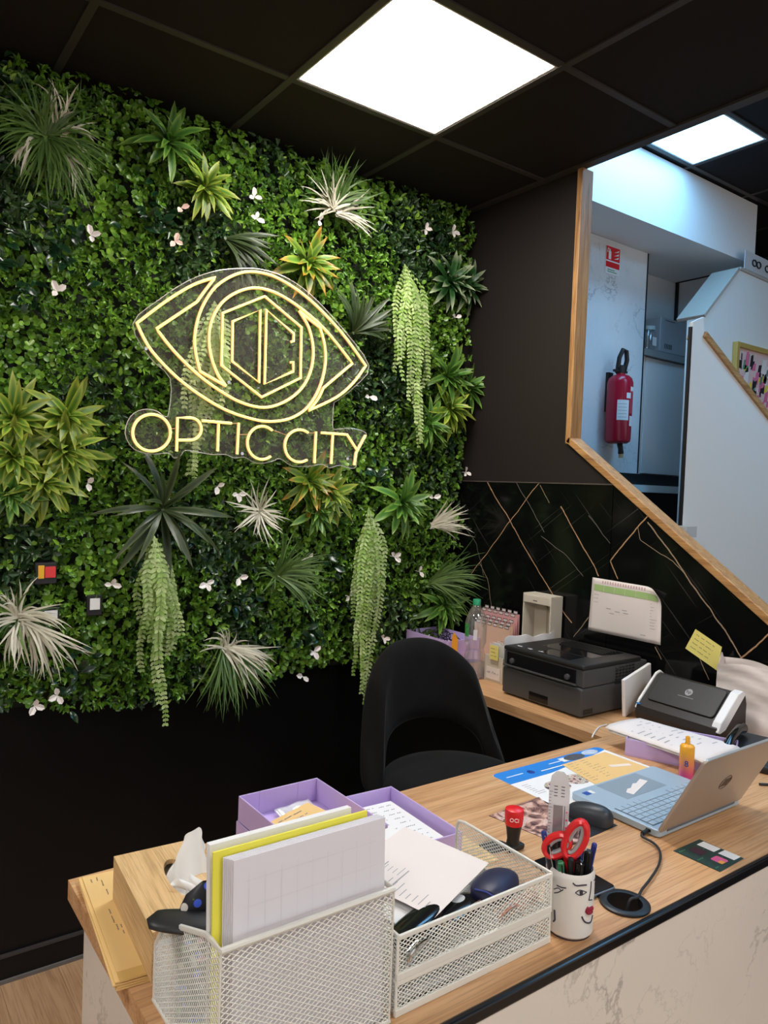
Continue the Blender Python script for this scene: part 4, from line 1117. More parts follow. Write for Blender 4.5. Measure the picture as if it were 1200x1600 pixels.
# papers standing in it
def sheet_up(name, x0, x1, y0, lean, h, th, m, label, cat, group=None, z=.006, rx=0.0):
    t = thing(name, label, cat, (x0, y0, DESK + z), 0, group)
    mb = MB().box(0, x1 - x0, 0, th, 0, h, RX(-lean) @ RY(rx)); o = mb.build('sheet', m, t)
    return t
for k in range(6):
    lb = ['front sheet of the paper sheaf in the mesh holder', 'second sheet of the paper sheaf in the mesh holder', 'third sheet of the paper sheaf in the mesh holder', 'fourth sheet of the paper sheaf in the mesh holder', 'fifth sheet of the paper sheaf in the mesh holder', 'rearmost sheet of the paper sheaf before the yellow folder'][k]
    t = sheet_up('paper_sheet', .386 - .0018 * k, .611 - .0012 * k, .7915 + .0019 * k, .04, .277 + .0004 * k, .0016, M_PAPER_L, lb, 'paper', 'paper sheaf in the mesh holder')
    if k == 0:
        p = MB()
        for i in range(9): rule(p, .02 + i * .0225, .0203 + i * .0225, .10, .255, .0)
        for i in range(5): rule(p, .015, .21, .12 + i * .032, .1203 + i * .032, .0)
        p2 = MB(); p2.add(p.v, p.f, RX(-.04) @ basis((0, -.0004, 0), (1, 0, 0), (0, 0, 1), (0, -1, 0))); p2.build('faint_print', mat('faint_ink', (.60, .58, .63), .8), t)
t = sheet_up('yellow_folder', .366, .590, .804, .045, .286, .003, M_YELLOW, 'yellow cardboard folder standing behind the paper sheaf', 'folder')
t = sheet_up('white_folder', .367, .572, .812, .06, .290, .010, M_PAPER, 'thick white folder at the back of the mesh holder', 'folder')
for a, b in ((.055, .075), (.09, .11)):
    mb = MB(); mb.tube([(-.001, .0, a), (-.002, .006, b)], .0008, 5); mb.build('elastic', M_INKG, t)
# pouches
t = thing('spectacle_pouch', 'black leatherette spectacle pouch lying on the holder rim', 'pouch', (.384, .915, DESK + .150), math.radians(-38))
def pouch(u, v):
    a = 2 * PI * u; r = math.sin(PI * min(1, max(0, v))) ** .22
    return (-.062 + .124 * v, .026 * r * math.cos(a), .009 * r * math.sin(a) + .004 * v)
MB().grid(pouch, 20, 14, T(.0, 0, 0) @ RY(.05), closed_u=True).build('pouch_body', mat('black_leatherette', (.015, .015, .016), .42), t, smooth=True)
M_FLOW = None
m, N, L, b = nmat('floral_cloth'); M_FLOW = m
tc = N.new('ShaderNodeTexCoord'); vo = N.new('ShaderNodeTexVoronoi'); vo.inputs['Scale'].default_value = 72; L.new(tc.outputs['Object'], vo.inputs['Vector'])
r1 = ramp(N, [(.38, (1, 1, 1)), (.43, (0, 0, 0))]); L.new(vo.outputs['Distance'], r1.inputs[0])
r2 = ramp(N, [(.0, (.05, .12, .75)), (.25, (.10, .35, .85)), (.45, (.75, .25, .45)), (.62, (.15, .40, .08)), (.8, (.70, .66, .60))]); r2.color_ramp.interpolation = 'CONSTANT'
sp = N.new('ShaderNodeSeparateColor'); L.new(vo.outputs['Color'], sp.inputs[0]); L.new(sp.outputs[0], r2.inputs[0])
mx = N.new('ShaderNodeMix'); mx.data_type = 'RGBA'; mx.inputs[6].default_value = (.008, .008, .012, 1); L.new(r1.outputs[0], mx.inputs[0]); L.new(r2.outputs[0], mx.inputs[7]); L.new(mx.outputs[2], b.inputs['Base Color']); b.inputs['Roughness'].default_value = .4
t = thing('floral_pouch', 'black pouch with blue and pink flowers upright beside the papers', 'pouch', (.408, .935, DESK + .0062), math.radians(-8))
def fp(u, v):
    a = 2 * PI * u; r = max(.02, 1 - max(0, (v - .72) / .28) ** 2.2) ** .5
    return (.036 * r * math.cos(a), .014 * r * math.sin(a), .185 * v)
MB().grid(fp, 20, 14, closed_u=True).build('pouch_body', M_FLOW, t, smooth=True)

# --- wire mesh letter trays, two tiers
TX0, TX1, TY0, TY1 = .632, .947, .790, 1.02
def letter_tray(z, h, label, hb):
    t = thing('letter_tray', label, 'letter tray', (TX0, TY0, DESK + z), 0, 'stacked wire mesh letter trays'); w_, d_ = TX1 - TX0, TY1 - TY0
    mb = MB()
    lattice(mb, [(0, .003), (w_, .003), (w_, h), (0, h)], basis((0, 0, 0), (1, 0, 0), (0, 0, 1), (0, -1, 0)), .0054)
    for x in (0, w_): lattice(mb, [(0, .003), (d_, .003), (d_, hb), (0, h)], basis((x, 0, 0), (0, 1, 0), (0, 0, 1), (1, 0, 0)), .0054)
    lattice(mb, [(0, 0), (w_, 0), (w_, d_), (0, d_)], basis((0, 0, .003), (1, 0, 0), (0, 1, 0), (0, 0, 1)), .0054)
    mb.build('wire_mesh', M_WIRE, t, kind='stuff')
    for x in (0, w_):
        mb = MB(); mb.tube([(x, 0, .003), (x, 0, h), (x, d_ - .02, hb), (x, d_ - .006, hb - .003), (x, d_, hb - .012), (x, d_, .003)], .0028, 8); mb.build('side_rim', M_WIRE, t, smooth=True)
    MB().box(0, w_, -.0022, .0022, h - .006, h + .001).build('front_rim', M_WIRE, t, bevel=.001)
    MB().box(-.002, w_ + .002, -.0028, .0028, -.0, .011).build('front_base', M_WIRE, t, bevel=.001)
    MB().box(w_ - .0024, w_ + .0024, .003, d_, 0, .006).build('side_base', M_WIRE, t, bevel=.001)
    return t
letter_tray(.0005, .050, 'lower white wire mesh letter tray standing on the desk', .050)
letter_tray(.0515, .064, 'upper white wire mesh letter tray with spectacle cases', .066)
for k in range(3):
    t = thing('paper_sheet', ['lowest printed sheet inside the lower mesh tray', 'middle printed sheet inside the lower mesh tray', 'top printed sheet inside the lower mesh tray'][k], 'paper', (.79, .90, DESK + .006 + .004 * k), .02 * k, 'papers in the lower mesh tray')
    MB().box(-.145, .145, -.10, .10, 0, .0008).build('sheet', M_PAPER, t)
ZU = .0515 + .006
t = thing('striped_form', 'form with a salmon stripe lying crooked in the upper mesh tray', 'paper', (.76, .955, DESK + ZU + .036), math.radians(14))
MB().box(-.105, .105, -.10, .105, 0, .0008, RX(.10)).build('sheet', M_PAPER, t)
MB().box(-.100, .06, .070, .098, .0009, .0012, RX(.10)).build('salmon_stripe', mat('salmon_print', (.82, .48, .36), .8), t)
MB().box(-.02, .06, .094, .100, .0013, .0015, RX(.10)).build('red_rule', mat('red_print', (.60, .10, .06), .8), t)
t = thing('printed_form', 'white order form with a black printed table in the upper tray', 'paper', (.775, .935, DESK + ZU + .044), math.radians(22))
MB().box(-.085, .115, -.085, .085, 0, .0008, RX(.10)).build('sheet', M_PAPER_P, t)
p = MB()
for i in range(13): rule(p, -.080 + .0005 * i, -.080 + .045 * rd.uniform(.4, 1), .07 - i * .011, .0715 - i * .011, .0012)
for i in range(5): rule(p, -.030, -.030 + .03 * rd.uniform(.3, 1), .05 - i * .009, .0512 - i * .009, .0012)
for y in (.078, .045, .005): rule(p, -.08, -.005, y, y + .0022, .0012)
q = MB(); q.add(p.v, p.f, RX(.10)); q.build('table_print', M_INKG, t)
def case(name, label, loc, rz, ln, wd, ht, m, tip=.0, rx=0.0, ry=0.0):
    t = thing(name, label, 'spectacle case', loc, rz)
    def f(u, v):
        a = 2 * PI * u; r = max(.0, math.sin(PI * min(1, max(0, v)))) ** .28
        return (-ln / 2 + ln * v, wd / 2 * r * math.cos(a), ht / 2 + ht / 2 * r * (abs(math.sin(a)) ** .75) * (1 if math.sin(a) > 0 else -1))
    MB().grid(f, 24, 18, RX(rx) @ RY(ry), closed_u=True).build('case_body', m, t, smooth=True)
    return t
t = case('black_spectacle_case', 'long shiny black spectacle case with a small grey emblem in the tray', (.757, .842, DESK + ZU + .006), math.radians(8), .190, .060, .024, M_BLACKGLOSS)
mb = MB(); mb.lathe([(0, 0), (.010, 0), (.010, .0006), (0, .0006)], 24, T(.045, .006, .0232) @ Matrix.Scale(1.4, 4, (1, 0, 0))); mb.build('emblem', mat('emblem_grey', (.45, .45, .46), .4), t)
for y, x0 in ((-.012, -.08), (-.020, .0)):
    mb = MB(); mb.tube([(x0, y, .0226), (x0 + .075, y, .0226)], .0012, 6); mb.build('metal_line', mat('gold_line', (.55, .38, .25), .3, metal=.6), t)
t = case('black_spectacle_case', 'black spectacle case lying under the emblem case by the holder', (.700, .835, DESK + ZU + .022), math.radians(18), .14, .045, .018, M_BLACKGLOSS)
t = case('navy_spectacle_case', 'navy blue leatherette spectacle case in the upper mesh tray', (.878, .845, DESK + ZU + .010), math.radians(24), .105, .070, .040, M_NAVY, rx=-.15, ry=.05)
mb = MB(); mb.tube([(-.050, -.020, .030), (-.048, 0, .034), (-.046, .02, .031)], .0016, 6); mb.build('opening_seam', M_INKB, t)
# spectacles lying in the trays
def specs(label, loc, rz, m, scale=1.0, tilt=0.0, lens=True, fold=False):
    t = thing('spectacles', label, 'spectacles', loc, rz)
    for s in (-1, 1):
        lp = [((s * .034 + .026 * math.cos(a)) * scale, 0, (.022 + .020 * math.sin(a)) * scale) for a in [2 * PI * k / 20 for k in range(20)]]
        mb = MB(); mb.tube([RX(tilt) @ Vector(q) for q in lp], .0019, 6, True); mb.build('rim', m, t, smooth=True)
        if lens:
            mb = MB(); mb.add([tuple(RX(tilt) @ Vector(q)) for q in lp], [tuple(range(20))]); mb.build('lens', M_PET, t, solid=.001)
        if fold: TP = ((s * .060 * scale, 0, .03 * scale), (s * .058 * scale, .006 + .003 * s, .029 * scale), (-s * .030 * scale, .010 + .003 * s, .026 * scale), (-s * .055 * scale, .010 + .003 * s, .014 * scale))
        else: TP = ((s * .060 * scale, 0, .03 * scale), (s * .062 * scale, .03, .028 * scale), (s * .056 * scale, .10, .022 * scale), (s * .050 * scale, .125, .008))
        mb = MB(); mb.tube([RX(tilt) @ Vector(q) for q in TP], [.0018, .0018, .0016, .0022], 6); mb.build('temple', m, t, smooth=True)
        continue
        mb = MB(); mb.tube([RX(tilt) @ Vector(q) for q in ((s * .060 * scale, 0, .03 * scale), (s * .062 * scale, .03, .028 * scale), (s * .056 * scale, .10, .022 * scale), (s * .050 * scale, .125, .008))], [.0018, .0018, .0016, .0022], 6); mb.build('temple', m, t, smooth=True)
    mb = MB(); mb.tube([RX(tilt) @ Vector(q) for q in ((-.010 * scale, 0, .026 * scale), (0, -.002, .030 * scale), (.010 * scale, 0, .026 * scale))], .0018, 6); mb.build('bridge', m, t, smooth=True)
    return t
specs('steel framed spectacles at the near left of the upper tray', (.700, .802, DESK + ZU + .004), math.radians(12), M_STEEL, .9, .3, fold=True)
specs('rose gold spectacles seen through the right side of the mesh tray', (.880, .806, DESK + ZU + .003), math.radians(6), mat('rose_gold', (.75, .42, .32), .3, metal=.7), .8, .5, fold=True)

# --- lilac plastic trays
def open_box(t, w_, d_, h, m, th=.003, z=0.0, name='tray_wall'):
    MB().box(0, w_, 0, d_, z, z + th).build('tray_base', m, t)
    for nm, a in (('tray_wall', (0, w_, 0, th)), ('tray_wall', (0, w_, d_ - th, d_)), ('tray_wall', (0, th, th, d_ - th)), ('tray_wall', (w_ - th, w_, th, d_ - th))):
        MB().box(*a, z + th, z + h).build(nm, m, t, bevel=.0008, segs=1)
GL = 'lilac plastic trays on the desk and counter'
def lilac(x, y, z, w_, d_, h, rz, label):
    t = thing('lilac_tray', label, 'tray', (x, y, z), rz, GL); open_box(t, w_, d_, h, M_PURPLE); return t
lilac(.654, 1.092, DESK + .0004, .188, .262, .052, 0, 'lilac tray under another lilac tray behind the mesh holder')
t = lilac(.657, 1.095, DESK + .0530, .184, .258, .050, 0, 'upper lilac tray holding a kraft envelope behind the mesh holder')
for x in (.045, .135): MB().box(x, x + .0012, .2545, .2555, .006, .0505).build('slot_rib', M_PURPLE, t)
lilac(.846, 1.088, DESK + .0004, .172, .258, .050, math.radians(-3), 'lilac tray with a handwritten list right of the stacked lilac trays')
t = thing('kraft_envelope', 'kraft envelope with handwriting inside the upper lilac tray', 'envelope', (.748, 1.225, DESK + .070), math.radians(20))
MB().box(-.065, .065, -.080, .06, 0, .004, RX(.08)).build('envelope_body', M_KRAFT, t)
p = MB()
for y in (.045, .030, -.01): scribble(p, -.04, .03, y, .004, .0046, rd, .0005)
q = MB(); q.add(p.v, p.f, RX(.08)); q.build('handwriting', M_INKB, t)
t = thing('lens_sachet', 'clear plastic lens packet behind the kraft envelope in the lilac tray', 'packet', (.772, 1.322, DESK + .062), .15)
MB().grid(lambda u, v: ((u - .5) * .09, (v - .5) * .03, .003 * math.sin(PI * u) * math.sin(PI * v) + .0015 * math.sin(12 * u)), 12, 6, RX(.35)).build('film', M_FROST, t, smooth=True, solid=.001)
t = thing('handwritten_list', 'white handwritten list lying in the right lilac tray', 'paper', (.934, 1.213, DESK + .0060), math.radians(-3))
MB().box(-.074, .074, -.105, .105, 0, .022).build('note_pad', M_PAPER, t)
p = MB()
for i in range(9):
    y = .090 - i * .021; scribble(p, -.055 + .02 * (i % 3 == 2), -.005 + .03 * rd.random(), y, .0055, .0224, rd, .0006)
    scribble(p, .030, .055 + .01 * rd.random(), y - .004, .0055, .0224, rd, .0006)
p.build('handwriting', M_INK, t)
a, b_ = D(690, 1276), D(742, 1330)
t = thing('kraft_envelope', 'kraft envelope poking out between lilac tray and mesh trays', 'envelope', (1.045, 1.10, DESK + .0004), math.radians(-4))
MB().box(-.055, .030, -.075, .07, 0, .003).build('envelope_body', M_KRAFT, t)
p = MB()
for y in (.03, -.005, -.02, -.035): scribble(p, -.02, .02, y, .004, .0034, rd, .0005)
p.build('handwriting', M_INKB, t)

# --- stamp, flyers, order slip
t = thing('hand_stamp', 'self-inking hand stamp with a red cap behind the mesh trays', 'stamp', (1.128, 1.045, DESK + .0012))
MB().box(-.022, .022, -.014, .014, 0, .012).build('stamp_base', M_BLACK, t, bevel=.004)
MB().lathe([(.014, .011), (.0125, .022), (.015, .040), (.0178, .056)], 28).build('grip', M_BLACK, t, smooth=True)
MB().lathe([(.0178, .052), (.0192, .066), (.0198, .078), (.0185, .084), (.012, .0865), (0, .087)], 28).build('red_cap', M_RED, t, smooth=True)
text_part('OCI', .011, M_WHITE, t, basis((-.0148, -.0150, .068), (.707, -.707, 0), (0, 0, 1), (-.707, -.707, 0)))
t = thing('ink_pad', 'flat black ink pad under the red capped stamp', 'ink pad', (1.10, 1.075, DESK + .0004))
MB().lathe([(0, 0), (.024, 0), (.024, .0007), (0, .0007)], 28, Matrix.Scale(1.5, 4, (1, 0, 0))).build('pad', M_BLACK, t)
mphoto, N, L, b = nmat('flyer_photo_print')
tc = N.new('ShaderNodeTexCoord'); nzz = N.new('ShaderNodeTexNoise'); nzz.inputs['Scale'].default_value = 26; nzz.inputs['Detail'].default_value = 5; nzz.inputs['Distortion'].default_value = 1.5
L.new(tc.outputs['Object'], nzz.inputs['Vector'])
r1 = ramp(N, [(.36, (.05, .025, .03)), (.46, (.30, .16, .14)), (.52, (.62, .36, .28)), (.60, (.74, .56, .50)), (.70, (.45, .30, .32))]); L.new(nzz.outputs['Fac'], r1.inputs[0]); L.new(r1.outputs[0], b.inputs['Base Color']); b.inputs['Roughness'].default_value = .3
mbits, N, L, b = nmat('flyer_small_photo')
tc = N.new('ShaderNodeTexCoord'); nzz = N.new('ShaderNodeTexNoise'); nzz.inputs['Scale'].default_value = 90; nzz.inputs['Detail'].default_value = 3
L.new(tc.outputs['Object'], nzz.inputs['Vector'])
r1 = ramp(N, [(.38, (.04, .05, .08)), (.46, (.45, .12, .10)), (.52, (.80, .72, .64)), (.60, (.20, .30, .20)), (.66, (.70, .55, .40))]); L.new(nzz.outputs['Fac'], r1.inputs[0]); L.new(r1.outputs[0], b.inputs['Base Color']); b.inputs['Roughness'].default_value = .35
fq = [D(764, 1275), D(850, 1243), D(965, 1290), D(885, 1325)]
c = sum(fq, Vector()) / 4
t = thing('dark_flyer', 'dark photo flyer partly under the mouse and the mug pens', 'flyer', c)
fq = [q - c for q in fq]
slab(fq, .0003, .0011, 'sheet', M_BLACK, t)
lerp = lambda a, b, k: a + (b - a) * k
slab([fq[0], lerp(fq[0], fq[1], .9), lerp(fq[3], fq[2], .42), lerp(fq[3], fq[0], .0)], .0012, .0014, 'photo_print', mphoto, t)
# desk mat with a blue header
t = thing('desk_mat', 'white desk mat with a blue header band half under the laptop', 'mat', (1.58, 1.205, DESK + .0003), math.radians(-.5))
slab(rrect(-.212, .212, -.148, .148, .012), 0, .0009, 'mat_sheet', M_PAPER, t)
slab([(-.212, .078)] + [(-.212, .136), (-.208, .144), (-.2, .148), (.05, .148), (.2, .148), (.208, .144), (.212, .136), (.212, .12), (.10, .100), (-.06, .078)], .0010, .0012, 'blue_band', M_BLUE, t)
for (x, y, r, s) in ((-.115, .03, .030, 1), (-.035, .035, .030, 1)):
    MB().lathe([(0, .0013), (r, .0013), (r, .0015), (0, .0015)], 28, T(x, y - .02, 0) @ Matrix.Scale(1.25, 4, (1, 0, 0))).build('photo_oval', mbits, t)
MB().lathe([(0, .0013), (.026, .0013), (.026, .0015), (0, .0015)], 28, T(.085, .125, 0) @ Matrix.Scale(1.5, 4, (1, 0, 0)) @ Matrix.Scale(.7, 4, (0, 1, 0))).build('striped_photo', mat('dark_grey_print', (.10, .10, .11), .4, var=.9, vscale=140), t)
MB().lathe([(0, .0013), (.022, .0013), (.022, .0015), (0, .0015)], 28, T(.155, .128, 0) @ Matrix.Scale(1.4, 4, (1, 0, 0)) @ Matrix.Scale(.7, 4, (0, 1, 0))).build('pale_photo', mat('pale_print', (.55, .62, .70), .4, var=.4, vscale=60), t)
MB().lathe([(0, .0013), (.011, .0013), (.011, .0015), (0, .0015)], 24, T(-.105, .110, 0)).build('navy_emblem', mat('navy_print', (.02, .05, .28), .4), t)
p = MB()
for x0, x1, y in ((-.19, -.13, .112), (-.075, .05, .098), (-.02, .03, .122)): rule(p, x0, x1, y, y + .004, .0014)
p.build('white_print', M_PAPER, t)
p = MB()
rule(p, .030, .055, .113, .138, .00145); p.build('white_box', M_PAPER, t)
p = MB()
for i in range(7): rule(p, -.195, -.195 + .035 * rd.uniform(.4, 1), .055 - i * .009, .057 - i * .009, .0014)
p.build('grey_print', M_INKG, t)
oq = [D(878, 1196), D(945, 1176), D(1014, 1201), D(935, 1230)]; c = sum(oq, Vector()) / 4
t = thing('order_slip', 'orange printed order slip lying on the desk mat', 'paper', (c.x, c.y, DESK + .0018)); oq = [q - c for q in oq]
slab(oq, 0, .0008, 'sheet', M_KRAFT2, t)
p = MB()
ux = (oq[1] - oq[0]).normalized(); uy = (oq[0] - oq[3]).normalized()
for i in range(9):
    for (s0, s1) in ((.012, .05), (.065, .13 if i in (3, 4, 5) else .10)):
        q = MB(); scribble(q, s0, s0 + (s1 - s0) * rd.uniform(.5, 1), -.012 - i * .0135, .003, 0, rd, .0004)
        p.add(q.v, q.f, basis(oq[0] + Vector((0, 0, .0010)), ux, uy, (0, 0, 1)))
p.build('print', M_INK, t)
MB().box(.02, .085, -.006, .010, .0010, .0013, RZ(-.35)).build('pale_blot', mat('pale_print2', (.85, .70, .58), .8), t)

# --- laptop
LX0, LX1, LY0, LY1 = 1.432, 1.766, .908, 1.148
t = thing('laptop', 'open silver laptop with its back to the viewer', 'laptop', (LX0, LY0, DESK + .0022))
lw, ld = LX1 - LX0, LY1 - LY0
deck = MB().prism(rrect(0, lw, 0, ld, .010), .0, .0155).build('base', M_LAPTOP, t, bevel=.002)
kb = MB().box(.012, lw - .012, .022, .124, .0156, .0159).build('keyboard', M_LAPDARK, t)
k0 = None
for r_ in range(6):
    n = 14; kw = (lw - .026) / n
    for i in range(n):
        if r_ == 5 and 4 <= i <= 8: continue
        w2_ = kw - .0022
        if k0 is None:
            o = k0 = MB().box(-w2_ / 2, w2_ / 2, -.0072, .0072, 0, .0016).build('key', M_LAPTOP, kb)
        else:
            o = bpy.data.objects.new('key', k0.data); COL.objects.link(o); o.parent = kb
        o.location = (.013 + kw * (i + .5), .031 + r_ * .0168, .0159)
MB().box(.013 + (lw - .026) / 14 * 4, .013 + (lw - .026) / 14 * 9 - .002, .1078, .1222, .0159, .0175).build('space_bar', M_LAPTOP, kb)
MB().box(.085, .245, .140, .232, .0156, .0158).build('touchpad', M_PAD, t)
st = MB().prism([(-.055, -.010), (.055, -.010), (.055, .010), (.02, .008), (.012, .014), (-.02, .008), (-.03, .013), (-.055, .008)], .0159, .0164, 'z', T(.170, .175, 0) @ RZ(.30)).build('label_sticker', M_PAPER_P, t)
MB().box(.018, .036, .205, .222, .0156, .0159).build('blue_sticker', mat('sticker_blue', (.03, .09, .40), .4), t)
MB().box(.040, .050, .205, .222, .0156, .0159).build('white_sticker', M_PAPER, t)
LA = math.atan2(.097, .185)
lidM = T(0, .003, .012) @ RX(LA)
lid = MB().prism(rrect(0, lw, 0, .212, .010), -.0035, .0035, 'y', lidM).build('lid', M_SILVER, t, bevel=.0015)
MB().box(.008, lw - .008, .0036, .0039, .012, .204, lidM).build('screen', M_BLACKGLOSS, t)
MB().tube([(.03, .003, .012), (lw - .03, .003, .012)], .0055, 10).build('hinge', M_LAPDARK, t)
lg = MB()
lg.tube([(.020 * math.cos(a), 0, .020 * math.sin(a)) for a in [2 * PI * k / 32 for k in range(32)]], .0012, 6, True, mtx=lidM @ T(lw / 2, -.0036, .108))
for i in range(4): lg.tube([(-.012 + i * .007, 0, -.012), (-.006 + i * .007, 0, .012)], .0011, 5, mtx=lidM @ T(lw / 2, -.0036, .108))
lg.build('round_logo', mat('logo_brown', (.16, .11, .08), .35, metal=.5), t)
MB().box(-.0008, 0, .020, .032, .005, .011).build('side_port', M_BLACK, t)
# charger lead to the cable hole
pts = [(1000, 1304), (1010, 1311), (1021, 1317), (1031, 1330), (1030, 1350), (1017, 1372), (1003, 1390), (996, 1402)]
P = [D(*q, .006) for q in pts]; P[0] = Vector((LX0 - .001, LY0 + .028, DESK + .008)); P[1] = Vector((LX0 - .03, LY0 + .022, DESK + .007))
P.append(Vector((GC.x + .012, GC.y - .002, DESK + .004))); P.append(Vector((GC.x + .004, GC.y, DESK - .03)))
c0 = thing('charger_lead', 'black charger lead running from the laptop into the desk grommet', 'cable', P[0])
sm = [q - P[0] for q in smooth_path(P, sub=6)]
MB().tube(sm, .0026, 8).build('lead', M_CABLE, c0, smooth=True)
MB().tube([sm[0], sm[4]], .0048, 10).build('plug', M_BLACK, c0, smooth=True)
P = [Vector((1.93, .945, DESK + .004)), Vector((1.97, .92, DESK + .004)), Vector((2.05, .905, DESK + .004)), Vector((2.2, .90, DESK + .004))]
c0 = MB(); c0.tube([q - P[0] for q in smooth_path(P, sub=6)], .0035, 8); o = c0.build('cable', M_CABLE, None, smooth=True, loc=P[0]); tag(o, 'thick black cable on the desk at the right picture edge', 'cable')

# --- mouse, small bottle
t = thing('computer_mouse', 'dark grey computer mouse on the dark flyer', 'mouse', (1.383, 1.052, DESK + .0014), math.radians(6))
def mouse(u, v):
    a = 2 * PI * u; r = math.sin(PI * v) ** .5 if 0 < v < 1 else 0
    return (.030 * r * math.cos(a) * (1 - .1 * math.cos(PI * v)), -.054 * math.cos(PI * v), max(0, .036 * (r ** .8) * max(0, math.sin(a)) ** .7 * (1 - .25 * math.cos(PI * v) * -1)))
MB().grid(mouse, 28, 20, closed_u=True).build('shell', mat('mouse_charcoal', (.028, .033, .040), .42), t, smooth=True)
MB().tube([(0, -.035, .026), (0, -.024, .031)], .0042, 10).build('wheel', M_BLACK, t, smooth=True)
mv, N, L, b = nmat('orange_to_pink_plastic')
tc = N.new('ShaderNodeTexCoord'); sp = N.new('ShaderNodeSeparateXYZ'); L.new(tc.outputs['Object'], sp.inputs[0])
mr = N.new('ShaderNodeMapRange'); mr.inputs[1].default_value = .01; mr.inputs[2].default_value = .085; L.new(sp.outputs['Z'], mr.inputs[0])
r1 = ramp(N, [(.05, (.80, .08, .30)), (.45, (.88, .28, .10)), (.85, (.90, .42, .03))]); L.new(mr.outputs[0], r1.inputs[0]); L.new(r1.outputs[0], b.inputs['Base Color']); b.inputs['Roughness'].default_value = .25
t = thing('vape_stick', 'small orange to pink bottle with a narrow spout beside the laptop', 'bottle', (1.800, 1.072, DESK + .0006))
MB().lathe([(0, 0), (.0155, 0), (.0185, .004), (.0185, .072), (.0185, .0725), (.0185, .086), (.016, .090), (.0075, .093), (.006, .097), (.0058, .110), (.0045, .113), (0, .113)], 28).build('body', mv, t, smooth=True)
text_part('8', .022, M_INKB, t, basis((-.0165, -.0095, .045), (.5, -.866, 0), (0, 0, 1), (-.866, -.5, 0)), 'print')

# --- mug with a drawn face, and what stands in it
MC = Vector((1.006, .797, DESK)); MR, MH = .0385, .110
t = thing('pen_mug', 'cream ceramic mug with a drawn face holding pens and scissors', 'mug', (MC.x, MC.y, DESK + .0004))
MB().lathe([(0, 0), (.031, 0), (.035, .002), (MR, .006), (MR, .102), (MR - .0012, .1065), (MR - .003, MH), (MR - .0048, .106), (MR - .006, .10), (MR - .006, .008), (0, .008)], 56).build('cup', M_CERAMIC, t, smooth=True)
MB().lathe([(.0315, .0), (.0352, .0), (.0355, .0018), (.0315, .0018)], 48, T(0, 0, -.0003)).build('foot_ring', M_INK, t)
def onmug(zx, zy):
    px, py = 740 + zx / 4, 1180 + zy / 4
    d = CF + CR * ((px - 600) / F_PX) - CU * ((py - 800) / F_PX)
    A = d.x * d.x + d.y * d.y; B = -(d.x * MC.x + d.y * MC.y); C_ = MC.x ** 2 + MC.y ** 2 - (MR + .0002) ** 2
    disc = B * B - A * C_
    s = (-B - math.sqrt(disc)) / A if disc > 0 else -B / A
    p = Vector((d.x * s, d.y * s, CZ + d.z * s)); q = Vector((p.x - MC.x, p.y - MC.y)).normalized() * (MR + .0002)
    return Vector((q.x, q.y, p.z - DESK))
def ink(runs, name, m, r=.0009):
    mb = MB()
    for run, rr in runs: mb.tube(smooth_path([onmug(*q) for q in run], sub=4) if len(run) > 2 else [onmug(*q) for q in run], rr, 6)
    return mb.build(name, m, t)
ink([([(620, 800), (640, 816), (680, 814), (706, 812)], .0013), ([(765, 765), (752, 785)], .001), ([(520, 815), (550, 828), (578, 832)], .0011)], 'brow_line', M_INK)
ink([([(636, 862), (665, 845), (706, 858)], .0009), ([(636, 862), (668, 878), (706, 858)], .0008), ([(504, 862), (530, 858), (560, 842)], .0009), ([(502, 838), (530, 832), (548, 850)], .0008), ([(757, 800), (765, 790)], .0008), ([(757, 800), (762, 830)], .0008)], 'eye_line', M_INK)
ink([([(672, 850), (673, 872)], .0030)], 'pupil', M_INK)
ink([([(735, 790), (730, 850), (720, 908)], .0010), ([(720, 908), (740, 905)], .0009)], 'nose_line', M_INK)
ink([([(676, 1010), (692, 1040), (715, 1050), (733, 1040), (742, 1000)], .0014), ([(506, 968), (508, 1030)], .0016), ([(508, 1030), (499, 1040)], .0016)], 'chin_line', M_INK)
ink([([(705, 958), (718, 965), (740, 955)], .0036), ([(705, 968), (718, 985), (735, 972)], .0040)], 'lips', mat('lip_red', (.30, .02, .05), .4))
MT = DESK + .009
def pen(label, dx, dy, lean, az, ln, r, m, cap=None, name='pen', mcap=None):
    tt = thing(name, label, name, (MC.x + dx, MC.y + dy, MT), 0, 'pens in the face mug')
    d = Vector((math.cos(az) * math.sin(lean), math.sin(az) * math.sin(lean), math.cos(lean)))
    MB().tube([d * 0, d * (ln * .66)], r, 10).build('barrel', m, tt, smooth=True)
    MB().tube([d * (ln * .66), d * (ln * .985), d * ln], [r * 1.12, r * 1.12, r * .8], 10).build('cap', mcap or m, tt, smooth=True)
    MB().tube([d * (ln * .70) + Vector((-.5, -.8, 0)) * r * 1.5, d * (ln * .97) + Vector((-.5, -.8, 0)) * r * 1.5], .0012, 6).build('clip', cap or M_BLACK, tt)
    return tt
M_PENB = mat('pen_blue', (.02, .035, .22), .3); M_PENG = mat('pen_green', (.03, .20, .09), .3)
pen('black marker with a silver band at the left of the mug', -.012, .008, .20, 2.5, .142, .0062, M_BLACK, M_STEEL)
pen('slim blue pen leaning left behind the black marker', -.006, .016, .22, 2.2, .152, .0045, M_PENB, M_STEEL)
pen('black capped pen in front of the clear ruler', .004, .012, .10, 1.9, .150, .0058, M_BLACK)
pen('green barrelled pen low at the left rim of the mug', -.018, -.004, .12, 3.0, .118, .0052, M_PENG, mcap=M_PENG)
pen('thick black marker at the front of the mug', -.002, -.014, .10, 4.0, .121, .0068, M_BLACKGLOSS)
pen('black marker with a round cap front right in the mug', .014, -.012, .06, 5.2, .130, .0066, M_BLACK)
